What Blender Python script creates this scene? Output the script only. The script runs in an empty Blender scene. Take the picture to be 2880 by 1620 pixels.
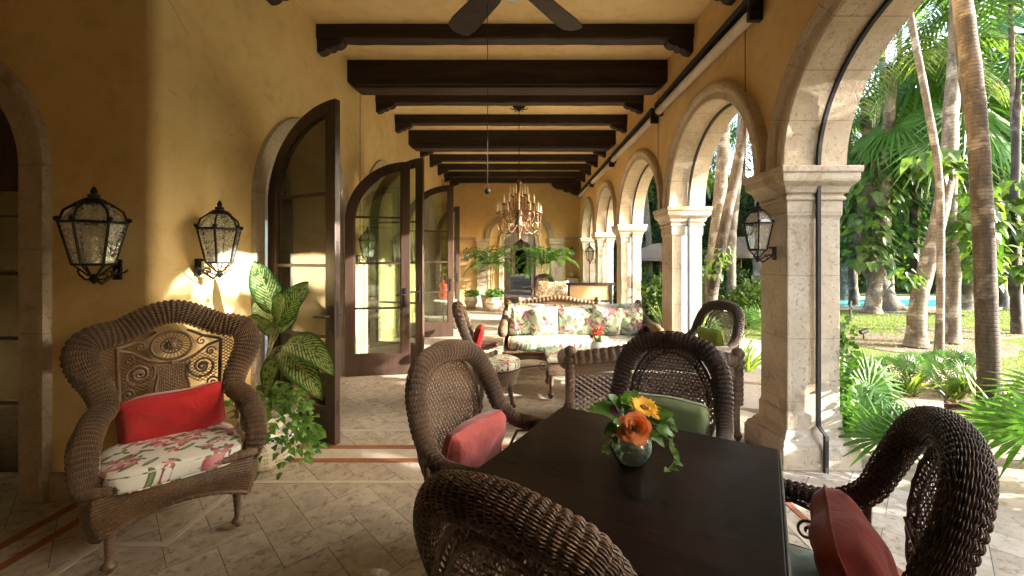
import bpy, math, random
import numpy as np
from mathutils import Vector, Matrix, Quaternion
random.seed(7); RNG = np.random.default_rng(7)
PI = math.pi
sc = bpy.context.scene
COL = sc.collection
def R(d): return math.radians(d)

# ------------------------------------------------------------------ mesh builder
class MB:
    def __init__(s): s.v = []; s.f = []; s.uv = []; s.n = 0; s.mi = []; s.cur = 0
    def add(s, verts, faces, uvs=None):
        verts = np.asarray(verts, float).reshape(-1, 3)
        s.v.append(verts)
        o = s.n
        for f in faces: s.f.append([i + o for i in f]); s.mi.append(s.cur)
        s.uv.append(np.asarray(uvs, float) if uvs is not None else np.zeros((len(verts), 2)))
        s.n += len(verts)
        return s
    def grid(s, P, cu=False, cv=False, uv=None, flip=False):
        a, b = P.shape[:2]
        ii = np.arange(a * b).reshape(a, b)
        A = np.concatenate([ii, ii[:1]], 0) if cu else ii
        if cv: A = np.concatenate([A, A[:, :1]], 1)
        q = np.stack([A[:-1, :-1], A[1:, :-1], A[1:, 1:], A[:-1, 1:]], -1).reshape(-1, 4)
        if flip: q = q[:, ::-1]
        if uv is None:
            U, V = np.meshgrid(np.linspace(0, 1, a), np.linspace(0, 1, b), indexing='ij')
            uv = np.stack([U, V], -1)
        return s.add(P.reshape(-1, 3), q.tolist(), uv.reshape(-1, 2))
    def box(s, c, d, rz=0, rot=None):
        x, y, z = d[0] / 2, d[1] / 2, d[2] / 2
        V = np.array([(-x,-y,-z),(x,-y,-z),(x,y,-z),(-x,y,-z),(-x,-y,z),(x,-y,z),(x,y,z),(-x,y,z)], float)
        if rot is None: rot = Matrix.Rotation(rz, 3, 'Z')
        V = V @ np.array(rot).T + np.array(c)
        return s.add(V, [(0,3,2,1),(4,5,6,7),(0,1,5,4),(1,2,6,5),(2,3,7,6),(3,0,4,7)])
    def bx(s, x0, x1, y0, y1, z0, z1):
        return s.box(((x0+x1)/2, (y0+y1)/2, (z0+z1)/2), (x1-x0, y1-y0, z1-z0))
    def tube(s, pts, r, n=8, closed=False, caps=True, flat=1.0):
        P = np.array([tuple(p) for p in pts], float); m = len(P)
        rr = np.full(m, r) if np.isscalar(r) else np.array(r, float)
        T, N, B = frames(P, closed)
        a = np.linspace(0, 2*PI, n, endpoint=False)
        G = P[:, None] + rr[:, None, None] * (np.cos(a)[None, :, None]*N[:, None] + flat*np.sin(a)[None, :, None]*B[:, None])
        s.grid(G, cu=closed, cv=True)
        if caps and not closed:
            o = s.n - m*n
            s.f.append([o + i for i in range(n)][::-1]); s.f.append([o + (m-1)*n + i for i in range(n)]); s.mi += [s.cur]*2
        return s
    def lathe(s, prof, c=(0,0,0), n=20, sx=1, sy=1):
        a = np.linspace(0, 2*PI, n, endpoint=False)
        pr = np.array(prof, float)
        G = np.stack([pr[:,0][:,None]*np.cos(a)*sx, pr[:,0][:,None]*np.sin(a)*sy, pr[:,1][:,None]+0*a], -1) + np.array(c)
        return s.grid(G, cv=True, flip=True)
    def ball(s, c, r, n=10, m=7, sc=(1,1,1)):
        t = np.linspace(0.02, PI-0.02, m)
        return s.lathe([(r*math.sin(x)*1.0, -r*math.cos(x)*sc[2]) for x in t], c, n, sc[0], sc[1])
    def prism(s, poly, axis, a0, a1):
        """extrude 2-D polygon; axis 'x': poly=(y,z); 'y': poly=(x,z); 'z': poly=(x,y)"""
        n = len(poly)
        def pt(p, a): return {'x': (a, p[0], p[1]), 'y': (p[0], a, p[1]), 'z': (p[0], p[1], a)}[axis]
        V = [pt(p, a0) for p in poly] + [pt(p, a1) for p in poly]
        F = [list(range(n))[::-1], [n+i for i in range(n)]] + [[i, (i+1)%n, n+(i+1)%n, n+i] for i in range(n)]
        return s.add(V, F)
    def ring(s, outer, inner, axis, a0, a1, closed=True):
        n = len(outer)
        def pt(p, a): return {'x': (a, p[0], p[1]), 'y': (p[0], a, p[1]), 'z': (p[0], p[1], a)}[axis]
        V = [pt(p, a0) for p in outer] + [pt(p, a0) for p in inner] + [pt(p, a1) for p in outer] + [pt(p, a1) for p in inner]
        F = []
        for i in range(n if closed else n-1):
            j = (i+1) % n
            F += [(i, j, n+j, n+i), (2*n+i, 3*n+i, 3*n+j, 2*n+j), (i, 2*n+i, 2*n+j, j), (n+i, n+j, 3*n+j, 3*n+i)]
        if not closed:
            F += [(0, n, 3*n, 2*n), (n-1, 3*n-1, 4*n-1, 2*n-1)]
        return s.add(V, F)
    def build(s, name, m, parent=None, smooth=False, loc=None, rz=None, fixn=True, bevel=0):
        V = np.concatenate(s.v) if s.v else np.zeros((0,3))
        me = bpy.data.meshes.new(name)
        nf = len(s.f); ls = np.fromiter((len(f) for f in s.f), dtype=np.int32, count=nf)
        li = np.fromiter((i for f in s.f for i in f), dtype=np.int32)
        me.vertices.add(len(V)); me.vertices.foreach_set('co', V.astype(np.float32).ravel())
        me.loops.add(len(li)); me.loops.foreach_set('vertex_index', li)
        me.polygons.add(nf); st = np.zeros(nf, np.int32); st[1:] = np.cumsum(ls)[:-1]
        me.polygons.foreach_set('loop_start', st)
        uvl = me.uv_layers.new(name='UVMap'); UV = np.concatenate(s.uv)
        uvl.data.foreach_set('uv', UV[li].astype(np.float32).ravel())
        me.polygons.foreach_set('use_smooth', np.full(nf, smooth))
        ms = m if isinstance(m, (list, tuple)) else [m]
        for x in ms: me.materials.append(x)
        if len(ms) > 1: me.polygons.foreach_set('material_index', np.array(s.mi, np.int32))
        me.update(calc_edges=True); me.validate()
        o = bpy.data.objects.new(name, me); COL.objects.link(o)
        if parent: o.parent = parent
        if loc is not None: o.location = loc
        if rz is not None: o.rotation_euler = (0, 0, rz)
        if bevel:
            b = o.modifiers.new('bevel', 'BEVEL'); b.width = bevel; b.segments = 2; b.limit_method = 'ANGLE'
        return o

def frames(P, closed=False):
    m = len(P)
    T = np.roll(P, -1, 0) - np.roll(P, 1, 0) if closed else np.gradient(P, axis=0)
    T /= np.maximum(np.linalg.norm(T, axis=1, keepdims=True), 1e-9)
    up = np.array([0, 0, 1.]) if abs(T[0, 2]) < .9 else np.array([0, 1., 0])
    n = np.cross(up, T[0]); n /= np.linalg.norm(n)
    N = np.zeros_like(P)
    for i in range(m):
        n = n - T[i]*n.dot(T[i]); n /= max(np.linalg.norm(n), 1e-9); N[i] = n
    if closed:
        B0 = np.cross(T[0], N[0]); nn = N[-1] - T[0]*N[-1].dot(T[0])
        ang = math.atan2(nn.dot(B0), nn.dot(N[0]))
        for i in range(m):
            a = -ang*i/m; B = np.cross(T[i], N[i]); N[i] = N[i]*math.cos(a) + B*math.sin(a)
    return T, N, np.cross(T, N)

def spline(pts, n, closed=False):
    """Catmull-Rom resampled evenly by arc length; pts may carry extra columns"""
    P = np.array([tuple(p) for p in pts], float); m = len(P)
    Q = []
    segs = m if closed else m-1
    for i in range(segs):
        g = lambda k: P[k % m] if closed else P[min(max(k, 0), m-1)]
        p0, p1, p2, p3 = g(i-1), g(i), g(i+1), g(i+2)
        for t in np.linspace(0, 1, 24, endpoint=False):
            Q.append(.5*((2*p1) + (-p0+p2)*t + (2*p0-5*p1+4*p2-p3)*t*t + (-p0+3*p1-3*p2+p3)*t**3))
    Q.append(P[0] if closed else P[-1]); Q = np.array(Q)
    d = np.concatenate([[0], np.cumsum(np.linalg.norm(np.diff(Q[:, :3], axis=0), axis=1))])
    x = np.linspace(0, d[-1], n, endpoint=not closed)
    return np.stack([np.interp(x, d, Q[:, k]) for k in range(Q.shape[1])], 1), d[-1]

def weave_disp(u, v, U, V, amp):
    j = np.floor(v*V + 1e-6)
    return amp*(np.abs(np.sin(PI*V*v))**.7*(.78 + .38*np.cos(PI*(U*u) + PI*j)) - .35*(np.abs(np.sin(PI*V*v)) < .2))
def wroll(mb, pts, r, stake=.022, strand=.009, amp=.0045, rib=.002, closed=False, flat=1.0, su=3, sv=4, caps=True):
    """a woven wicker roll along pts (x,y,z[,radius])"""
    pts = [tuple(p) for p in pts]
    if len(pts[0]) == 3: pts = [p + (r,) for p in pts]
    _, L = spline(pts, 60, closed)
    U = 2*max(2, int(L/stake/2)); V = 2*max(3, int(2*PI*r/strand/2))
    nu, nv = U*su, V*sv
    Q, _ = spline(pts, nu + (0 if closed else 1), closed)
    P, rr = Q[:, :3], Q[:, 3]
    T, N, B = frames(P, closed)
    u = np.linspace(0, 1, nu if closed else nu+1, endpoint=not closed)[:, None]; v = np.linspace(0, 1, nv, endpoint=False)[None]
    rad = rr[:, None] + weave_disp(u, v, U, V, amp) - rib*1.6*np.abs(np.cos(PI*U/2*u))**6
    if not closed and caps:
        e = np.minimum(u, 1-u)*L; rad = rad*np.sqrt(np.clip(e/(rr[:, None]*.6), .02, 1))
    a = 2*PI*v
    G = P[:, None] + rad[..., None]*(np.cos(a)[..., None]*N[:, None] + flat*np.sin(a)[..., None]*B[:, None])
    mb.grid(G, cu=closed, cv=True)
    return mb
def oroll(mb, pts, r, stake=.022, strand=.0074, amp=.0015, rib=.0, w=.0052, h=.0042, flat=1.0, su=5):
    """open-weave wicker roll: real strands running along the roll over stake rings, round a core coloured dark for shade in the gaps"""
    pts = [tuple(p) for p in pts]
    if len(pts[0]) == 3: pts = [p + (r,) for p in pts]
    _, L = spline(pts, 60)
    U = max(2, int(L/stake)); V = 2*max(3, int(2*PI*r/strand/2)); nu = U*su
    Q, _ = spline(pts, nu+1); P, rr = Q[:, :3], Q[:, 3]; T, N, B = frames(P)
    u = np.linspace(0, 1, nu+1); e = np.minimum(u, 1-u)*L; rr = rr*np.sqrt(np.clip(e/(rr*.6), .05, 1))
    base = rr + rib*.25 - rib*np.abs(np.cos(PI*U*u))**5
    mb.cur = 0
    for j in range(V):
        a = 2*PI*j/V; rad = base + amp*np.cos(PI*U*u + PI*j); ws = w*rr/r
        da = ws/2/np.maximum(rr, .01)
        G = []
        for ang, off in ((a-da, 0), (a+0*da, h/2), (a+da, 0), (a+0*da, -h/2)):
            q = (rad+off)[:, None]; G.append(P + q*(np.cos(ang)[:, None]*N + flat*np.sin(ang)[:, None]*B))
        mb.grid(np.stack(G, 1), cv=True)
    for k in range(1, U):
        i = k*su; a = np.linspace(0, 2*PI, 20, endpoint=False); c = P[i] + (base[i]-.001)*(np.cos(a)[:, None]*N[i] + flat*np.sin(a)[:, None]*B[i])
        mb.tube(c, .0028, 4, closed=True)
    mb.cur = 1
    a = np.linspace(0, 2*PI, 18, endpoint=False); k = (rr-.0105).clip(.003)
    G = P[:, None] + k[:, None, None]*(np.cos(a)[None, :, None]*N[:, None] + flat*np.sin(a)[None, :, None]*B[:, None]); mb.grid(G[::3], cv=True)
    mb.cur = 0
    return mb
def wsurf(mb, fn, U, V, amp=.004, su=2, sv=4, cu=False):
    """woven surface from fn(u,v)->(...,3)"""
    nu, nv = U*su+1, V*sv+1
    u, v = np.meshgrid(np.linspace(0, 1, nu), np.linspace(0, 1, nv), indexing='ij')
    G = fn(u, v)
    du = np.gradient(G, axis=0); dv = np.gradient(G, axis=1)
    n = np.cross(du, dv); n /= np.maximum(np.linalg.norm(n, axis=-1, keepdims=True), 1e-9)
    mb.grid(G + n*weave_disp(u, v, U, V, amp)[..., None])
    return mb
def spiral(c, r, turns, ex, ey, a0=0, n=40, sgn=1):
    c, ex, ey = np.array(c, float), np.array(ex, float), np.array(ey, float)
    t = np.linspace(0, 1, n); a = a0 + sgn*turns*2*PI*t; rr = r*(1 - .88*t)
    return c + (rr*np.cos(a))[:, None]*ex + (rr*np.sin(a))[:, None]*ey
def arc(c, rx, ry, a0, a1, n):
    return [(c[0]+rx*math.cos(R(a0+(a1-a0)*i/(n-1))), c[1]+ry*math.sin(R(a0+(a1-a0)*i/(n-1)))) for i in range(n)]

# ------------------------------------------------------------------ object helpers
def tag(o, label=None, cat=None, group=None, kind=None):
    if label: o['label'] = label
    if cat: o['category'] = cat
    if group: o['group'] = group
    if kind: o['kind'] = kind
    return o
def thing(name, label, cat, loc=(0,0,0), rz=0, group=None):
    o = bpy.data.objects.new(name, None); COL.objects.link(o); o.empty_display_size = .1
    o.location = loc; o.rotation_euler = (0, 0, rz)
    return tag(o, label, cat, group)
def kids(o):
    return [c for c in bpy.data.objects if c.parent == o]
KIDS = {}
def copy_tree(o, parent=None, loc=None, rz=None, label=None, group=None, scale=None):
    c = o.copy(); COL.objects.link(c); c.parent = parent
    if loc is not None: c.location = loc
    if rz is not None: c.rotation_euler = (o.rotation_euler[0], o.rotation_euler[1], rz)
    if scale is not None: c.scale = (scale,)*3 if np.isscalar(scale) else scale
    if label: c['label'] = label
    if group: c['group'] = group
    for ch in [k for k in o.children]: copy_tree(ch, c)
    return c
def facing(dx, dy): return math.atan2(-dx, dy)
F_ = 1040.
def at(x, y, Y):      # point seen at reference position (x, y) at depth Y (measuring aid)
    return Vector(((x-1310)/F_*Y, Y, 1.5 + (652-y)/F_*Y))

# ------------------------------------------------------------------ node helper
class NX:
    def __init__(s, t, sock): s.t = t; s.s = sock
    def _m(s, op, *a):
        n = s.t.nodes.new('ShaderNodeMath'); n.operation = op
        for i, x in enumerate((s,) + a):
            if isinstance(x, NX): s.t.links.new(x.s, n.inputs[i])
            else: n.inputs[i].default_value = x
        return NX(s.t, n.outputs[0])
    def __add__(s, o): return s._m('ADD', o)
    def __radd__(s, o): return s._m('ADD', o)
    def __sub__(s, o): return s._m('SUBTRACT', o)
    def __rsub__(s, o): return (s*-1)+o
    def __mul__(s, o): return s._m('MULTIPLY', o)
    def __rmul__(s, o): return s._m('MULTIPLY', o)
    def __truediv__(s, o): return s._m('DIVIDE', o)
    def sin(s): return s._m('SINE')
    def cos(s): return s._m('COSINE')
    def abs(s): return s._m('ABSOLUTE')
    def fract(s): return s._m('FRACT')
    def floor(s): return s._m('FLOOR')
    def mn(s, o): return s._m('MINIMUM', o)
    def mx(s, o): return s._m('MAXIMUM', o)
    def gt(s, o): return s._m('GREATER_THAN', o)
    def lt(s, o): return s._m('LESS_THAN', o)
    def atan2(s, o): return s._m('ARCTAN2', o)
    def pw(s, o): return s._m('POWER', o)
    def sqrt(s): return s._m('SQRT')
    def ss(s, a, b, lo=0., hi=1.):
        n = s.t.nodes.new('ShaderNodeMapRange'); n.interpolation_type = 'SMOOTHSTEP'
        s.t.links.new(s.s, n.inputs[0]); n.inputs[1].default_value = a; n.inputs[2].default_value = b
        n.inputs[3].default_value = lo; n.inputs[4].default_value = hi
        return NX(s.t, n.outputs[0])
class MT:
    """material writer"""
    def __init__(s, name, rough=.6, metal=0, spec=.5, trans=0, ior=1.45, coat=0, sss=0):
        s.m = bpy.data.materials.new(name); s.m.use_nodes = True; s.t = s.m.node_tree
        s.b = next(n for n in s.t.nodes if n.type == 'BSDF_PRINCIPLED')
        s.out = next(n for n in s.t.nodes if n.type == 'OUTPUT_MATERIAL')
        s.b.inputs['Roughness'].default_value = rough; s.b.inputs['Metallic'].default_value = metal
        s.b.inputs['Specular IOR Level'].default_value = spec; s.b.inputs['IOR'].default_value = ior
        s.b.inputs['Transmission Weight'].default_value = trans; s.b.inputs['Coat Weight'].default_value = coat
        s.b.inputs['Coat Roughness'].default_value = .25
    def coord(s, which='Object'):
        n = s.t.nodes.new('ShaderNodeTexCoord'); return n.outputs[which]
    def geo(s, which='Position'):
        n = s.t.nodes.new('ShaderNodeNewGeometry'); return n.outputs[which]
    def xyz(s, vec):
        n = s.t.nodes.new('ShaderNodeSeparateXYZ'); s.t.links.new(vec, n.inputs[0]); return [NX(s.t, n.outputs[i]) for i in range(3)]
    def vec(s, x, y, z=0.):
        n = s.t.nodes.new('ShaderNodeCombineXYZ')
        for i, a in enumerate((x, y, z)):
            if isinstance(a, NX): s.t.links.new(a.s, n.inputs[i])
            else: n.inputs[i].default_value = a
        return n.outputs[0]
    def noise(s, vec, scale, detail=4, rough=.6, dist=0, out=0):
        n = s.t.nodes.new('ShaderNodeTexNoise'); s.t.links.new(vec, n.inputs['Vector'])
        n.inputs['Scale'].default_value = scale; n.inputs['Detail'].default_value = detail
        n.inputs['Roughness'].default_value = rough; n.inputs['Distortion'].default_value = dist
        return NX(s.t, n.outputs[out])
    def voro(s, vec, scale, feat='F1', dim='3D', rnd=1.0):
        n = s.t.nodes.new('ShaderNodeTexVoronoi'); n.voronoi_dimensions = dim; n.feature = feat
        s.t.links.new(vec, n.inputs['Vector']); n.inputs['Scale'].default_value = scale; n.inputs['Randomness'].default_value = rnd
        return n
    def mix(s, fac, a, b, mode='MIX'):
        n = s.t.nodes.new('ShaderNodeMix'); n.data_type = 'RGBA'; n.blend_type = mode
        for i, x in ((0, fac), (6, a), (7, b)):
            if isinstance(x, NX): s.t.links.new(x.s, n.inputs[i])
            elif hasattr(x, 'links'): s.t.links.new(x, n.inputs[i])
            elif isinstance(x, (tuple, list)): n.inputs[i].default_value = (*x, 1) if len(x) == 3 else x
            else: n.inputs[i].default_value = x
        return n.outputs[2]
    def col(s, c):
        i = s.b.inputs['Base Color']
        if isinstance(c, (tuple, list)): i.default_value = (*c, 1)
        else: s.t.links.new(c, i)
        return s
    def link(s, name, x):
        s.t.links.new(x.s if isinstance(x, NX) else x, s.b.inputs[name]); return s
    def bump(s, h, strength=.3, dist=.01):
        n = s.t.nodes.new('ShaderNodeBump'); n.inputs['Strength'].default_value = strength; n.inputs['Distance'].default_value = dist
        s.t.links.new(h.s, n.inputs['Height']); s.t.links.new(n.outputs[0], s.b.inputs['Normal']); return s
    def info(s, out='Random'):
        n = s.t.nodes.new('ShaderNodeObjectInfo'); return NX(s.t, n.outputs[out])
def quick(name, c1, c2=None, scale=8, rough=.6, bump=0, metal=0, coat=0, spec=.5, bs=None):
    m = MT(name, rough, metal, spec, coat=coat); P = m.coord()
    if c2 is None: c2 = tuple(x*.7 for x in c1)
    n = m.noise(P, scale, 5)
    m.col(m.mix(n.ss(.3, .7), c1, c2))
    if bump: m.bump(m.noise(P, bs or scale*3, 4), bump, .01)
    return m.m
# ------------------------------------------------------------------ materials
def plaster(name, c1, c2):
    m = MT(name, .85, spec=.25); P = m.geo()
    a = m.noise(P, 1.1, 5, .6, .4); b = m.noise(P, 6, 5, .65)
    c = m.mix(a.ss(.35, .65), c1, c2)
    c = m.mix(b.ss(.45, .75, 0, .45), c, tuple(x*.72 for x in c2))
    c = m.mix(m.noise(P, 2.3, 7, .75, 2.0).ss(.58, .7, 0, .3), c, tuple(x*1.15 for x in c1))
    vo = m.voro(P, 1.3, 'DISTANCE_TO_EDGE'); ck = NX(m.t, vo.outputs[0]).lt(.0035)*m.noise(P, 1.7, 3).gt(.56)
    c = m.mix(ck*.35, c, tuple(x*.45 for x in c2))
    m.col(c); m.bump(m.noise(P, 9, 6, .6)*.7 + m.noise(P, 60, 3)*.12, .28, .02)
    return m.m
M_WALL = plaster('yellow_plaster', (.77, .585, .30), (.70, .51, .235))
M_WALLR = plaster('ochre_plaster', (.70, .51, .245), (.63, .44, .19))
M_CEIL = plaster('ceiling_plaster', (.83, .64, .34), (.78, .575, .28))
def stone(name, c1, c2, joint=.46, stain=.5, uvj=0):
    m = MT(name, .8, spec=.3); P = m.geo(); x, y, z = m.xyz(P)
    big = m.noise(P, 1.6, 6, .65, .6); fine = m.noise(P, 26, 5, .7)
    c = m.mix(big.ss(.35, .65), c1, c2)
    c = m.mix(m.noise(P, 2.6, 7, .72, 1.2).ss(.52, .68, 0, stain), c, (.24, .155, .085)); c = m.mix(m.noise(m.vec(x*3, y*3, z*.5), 3.5, 6, .7).ss(.58, .75, 0, stain*.8), c, (.16, .125, .09))
    pits = m.noise(P, 55, 3, .6).ss(.60, .68)
    c = m.mix(pits*.5, c, (.17, .13, .09)); p2 = m.noise(P, 22, 4, .7).ss(.62, .67); c = m.mix(p2*.16, c, (.15, .11, .08))
    c = m.mix(fine.ss(.4, .7, 0, .3), c, tuple(v*.75 for v in c2))
    jn = ((z/joint).fract()-.5).abs().gt(.4935)
    if uvj: jn = (((m.xyz(m.coord('UV'))[0]*uvj).fract()-.5).abs()).gt(.489)
    c = m.mix(jn*.45, c, (.17, .13, .09))
    m.col(c); m.bump(fine*.5 - pits*.8 - p2*.9 - jn*.6 + big*.5, .7, .008)
    return m.m
M_STONE = stone('coral_stone', (.58, .51, .40), (.47, .39, .285), .46, .6)
M_STONE2 = stone('arch_stone', (.57, .475, .345), (.48, .385, .26), 5.0, .35, 9)
M_STONED = stone('dark_jamb_stone', (.52, .455, .355), (.42, .35, .26), .52, .5)
def wood(name, c1, c2, rough, axis=0, scale=1.0, coat=0, bump=.2, spec=.5):
    m = MT(name, rough, coat=coat, spec=spec); x, y, z = m.xyz(m.coord())
    s = [14, 14, 14]; s[axis] = 1.1
    v = m.vec(x*(s[0]*scale), y*(s[1]*scale), z*(s[2]*scale))
    n = m.noise(v, 1.4, 6, .65, .5); k = m.noise(v, 5, 4, .7)
    c = m.mix(n.ss(.3, .7), c1, c2); c = m.mix(k.ss(.55, .75, 0, .5), c, tuple(t*.45 for t in c1))
    m.col(c); m.bump(n*.6 + k*.4, bump, .006)
    m.link('Roughness', k.ss(.2, .8, rough-.1, rough+.16))
    return m.m
M_BEAM = wood('dark_beam_wood', (.042, .024, .016), (.013, .009, .007), .55, 0, .8, bump=.6)
M_DOOR = wood('door_wood', (.060, .034, .022), (.036, .020, .014), .38, 2, .8, coat=.15, bump=.08)
M_TABLE = wood('table_wood', (.007, .005, .0042), (.018, .0085, .0055), .34, 0, 1.0, coat=.0, bump=.12, spec=.22)
def planks():
    m = MT('dark_plank_table_wood', .34, spec=.2); x, y, z = m.xyz(m.coord()); k = (y/.1365 + .5).floor(); f = ((y/.1365 + .5).fract()-.5).abs()
    v = m.vec(x*1.3 + k*3.7, y*16 + k*1.9, z*3); n = m.noise(v, 1.6, 7, .7, .6); s = m.noise(m.vec(x*3 + k, y*40, 0.), 2.2, 4, .7); r = ((k*12.9898).sin()*43758.5).fract()
    c = m.mix(n.ss(.35, .7), (.004, .0032, .003), (.015, .0075, .005)); c = m.mix(r*.5, c, (.014, .007, .005)); c = m.mix(s.ss(.60, .70, 0, .75), c, (.060, .030, .019))
    seam = f.gt(.492); c = m.mix(seam*.8, c, (.002, .0018, .0016)); m.col(c); m.link('Roughness', n.ss(.2, .8, .24, .48)); m.bump(n*.5 + s*.3 - seam*1.0, .3, .003); return m.m
M_PLANK = planks()
M_TEDGE = quick('pale_table_edge', (.16, .15, .12), (.06, .05, .04), 20, .5)  # grey band, paler than the tabletop
M_FAN = wood('fan_wood', (.045, .026, .016), (.025, .014, .009), .5, 0)
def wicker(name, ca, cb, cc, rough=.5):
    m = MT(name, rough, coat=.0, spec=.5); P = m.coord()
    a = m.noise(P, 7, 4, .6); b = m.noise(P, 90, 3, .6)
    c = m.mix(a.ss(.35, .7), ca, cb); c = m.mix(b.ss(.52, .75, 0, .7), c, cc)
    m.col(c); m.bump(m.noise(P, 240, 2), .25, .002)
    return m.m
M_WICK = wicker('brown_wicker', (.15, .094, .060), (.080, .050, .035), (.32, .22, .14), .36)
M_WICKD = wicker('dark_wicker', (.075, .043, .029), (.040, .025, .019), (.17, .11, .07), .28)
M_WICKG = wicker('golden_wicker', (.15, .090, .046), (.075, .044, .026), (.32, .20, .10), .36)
M_GAPSHADE = quick('roll_gap_shade', (.018, .011, .008), (.010, .007, .006), 20, .8)  # near-black colour stands in for shade between the strands
M_IRON = quick('black_iron', (.018, .017, .016), (.035, .028, .02), 30, .5, .3, .6)
M_BRONZE = quick('bronze', (.26, .165, .09), (.12, .06, .035), 25, .45, .2, .5)
M_CREAM = quick('cream_candle', (.85, .76, .58), (.75, .64, .45), 10, .5)
M_WHITE = quick('white_ceramic', (.78, .77, .73), (.68, .67, .63), 10, .25)
M_BLACK = quick('black_rubber', (.012, .012, .013), (.02, .02, .02), 10, .55)
M_TUBE = quick('shade_tube', (.62, .56, .47), (.52, .45, .37), 3, .5, .05)
M_RED = MT('red_fabric', .85, spec=.2)
def fabric(name, c, c2=None, wr=.35):
    m = MT(name, .9, spec=.15); P = m.coord()
    a = m.noise(P, 5, 4, .5); m.col(m.mix(a.ss(.3, .7), c, c2 or tuple(x*.8 for x in c)))
    m.b.inputs['Sheen Weight'].default_value = .25
    m.bump(a*.8 + m.noise(P, 9, 3, .5, 1.5)*.7 + m.noise(P, 350, 2)*.06, wr, .03)
    return m.m
M_RED = fabric('red_fabric', (.40, .020, .022))
M_REDF = fabric('faded_red_fabric', (.34, .060, .052))
M_PINK = fabric('dusty_pink_fabric', (.42, .10, .095))
M_GREEN = fabric('sage_fabric', (.19, .24, .115))
M_GREEN2 = fabric('lime_fabric', (.20, .26, .035))
M_SEAF = fabric('seafoam_fabric', (.36, .47, .42))
def floral(name, base, base2, fl, fl2, lf, sc_=4.2, plane='xz'):
    m = MT(name, .85, spec=.15); x, y, z = m.xyz(m.coord())
    w = m.info()*17.
    a, b = {'xz': (x, z), 'xy': (x, y), 'yz': (y, z)}[plane]
    a = a + y*.25 if plane == 'xz' else a + z*.3
    v = m.vec(a + w, b + w*.7)
    wob = m.noise(v, 9, 2)
    c = m.mix(m.noise(v, 3.2, 3).ss(.4, .65), base, base2)
    # leaves: stretched cells in two directions
    def layer(scale, off, rot, c, colr, colr2, petals, size, stretch=1., th=0.):
        A = (a + w + off)*math.cos(rot) + (b + w*.7)*math.sin(rot); B = (b + w*.7)*math.cos(rot) - (a + w + off)*math.sin(rot)
        vv = m.vec(A*scale, B*(scale*stretch))
        vo = m.voro(vv, 1., dim='2D', rnd=.85)
        px, py, _ = m.xyz(vo.outputs['Position'])
        dx = A*scale - px; dy = B*(scale*stretch) - py
        r = (dx*dx + dy*dy).sqrt(); ang = dy.atan2(dx)
        edge = size*(.62 + .38*((ang*petals + th).cos())) if petals else dx*0 + size
        edge = edge + (wob-.5)*.28
        inside = (edge - r).ss(0, .035)
        shade = (r/size).ss(.1, 1.0)
        cc = m.mix(shade, colr2, colr)
        cc = m.mix((edge - r).ss(.0, .09, .55, 0), cc, tuple(q*.35 for q in colr))
        return m.mix(inside, c, cc)
    c = layer(sc_*1.0, 3.3, .7, c, lf, tuple(q*1.9 for q in lf), 0, .20, 3.0)
    c = layer(sc_*.9, 8.1, -.8, c, tuple(q*.8 for q in lf), tuple(q*1.6 for q in lf), 0, .16, 3.4)
    c = layer(sc_*1.0, 5.7, 2.1, c, tuple(q*.8+.02 for q in lf), tuple(q*1.7 for q in lf), 3, .22, 1.5)
    c = layer(sc_*.95, .4, .2, c, fl, fl2, 5, .36)
    c = layer(sc_*1.5, 1.9, .9, c, fl, fl2, 5, .25)
    m.col(c); m.bump(m.noise(m.coord(), 6, 4, .5, 1.0) + m.noise(m.coord(), 350, 2)*.05, .35, .03)
    return m.m
FLA = dict(base=(.70, .69, .63), base2=(.60, .62, .55), fl=(.34, .05, .085), fl2=(.62, .30, .30), lf=(.13, .17, .075))
M_FLSEAT = floral('rose_floral_seat', sc_=4.3, plane='xy', **FLA)
FLB = dict(base=(.56, .56, .44), base2=(.38, .47, .37), fl=(.26, .04, .07), fl2=(.52, .26, .30), lf=(.13, .22, .09))
M_FLB = floral('orchid_floral', sc_=4.2, plane='xz', **FLB)
M_FLBH = floral('orchid_floral_seat', sc_=4.5, plane='xy', **FLB)
FLC = dict(base=(.72, .68, .56), base2=(.66, .60, .48), fl=(.55, .10, .04), fl2=(.75, .35, .12), lf=(.15, .22, .10))
M_FLC = floral('red_floral', sc_=6, plane='xz', **FLC)
def leafm(name, c1, c2, veins=None, rough=.42, tr=.35, scale=3.0):
    """two-sided leaf: principled + translucent; UV: u along, v across"""
    m = MT(name, rough, spec=.4); u, v, _ = m.xyz(m.coord('UV')); P = m.coord()
    n = m.noise(P, scale, 5, .8); r = m.info()
    c = m.mix(n.ss(.35, .65), c1, c2); c = m.mix(m.noise(P, scale*2.7, 4, .8).ss(.66, .74, 0, .5), c, (.20, .16, .05))
    if veins:
        k = (v-.5).abs()
        st = ((u*15. - k*9.)*1.0).fract()
        w = m.noise(P, 38, 3)
        band = ((st-.5).abs()*2).lt(.62*1.0)*(k.ss(.33, .46, 1, 0))*(w.ss(.34, .56))
        c = m.mix(band, c, veins); c = m.mix(k.ss(.012, .03, 1, 0), c, tuple(q*.8 for q in veins))
        c = m.mix((u-.5).abs().ss(.40, .49), c, c2)
    m.col(c)
    tb = m.t.nodes.new('ShaderNodeBsdfTranslucent'); mx = m.t.nodes.new('ShaderNodeMixShader'); mx.inputs[0].default_value = tr
    cc = m.mix(1.0, c, (1.5, 1.6, .7), 'MULTIPLY')
    m.t.links.new(cc, tb.inputs[0]); m.t.links.new(m.b.outputs[0], mx.inputs[1]); m.t.links.new(tb.outputs[0], mx.inputs[2])
    m.t.links.new(mx.outputs[0], m.out.inputs['Surface'])
    return m.m
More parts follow.
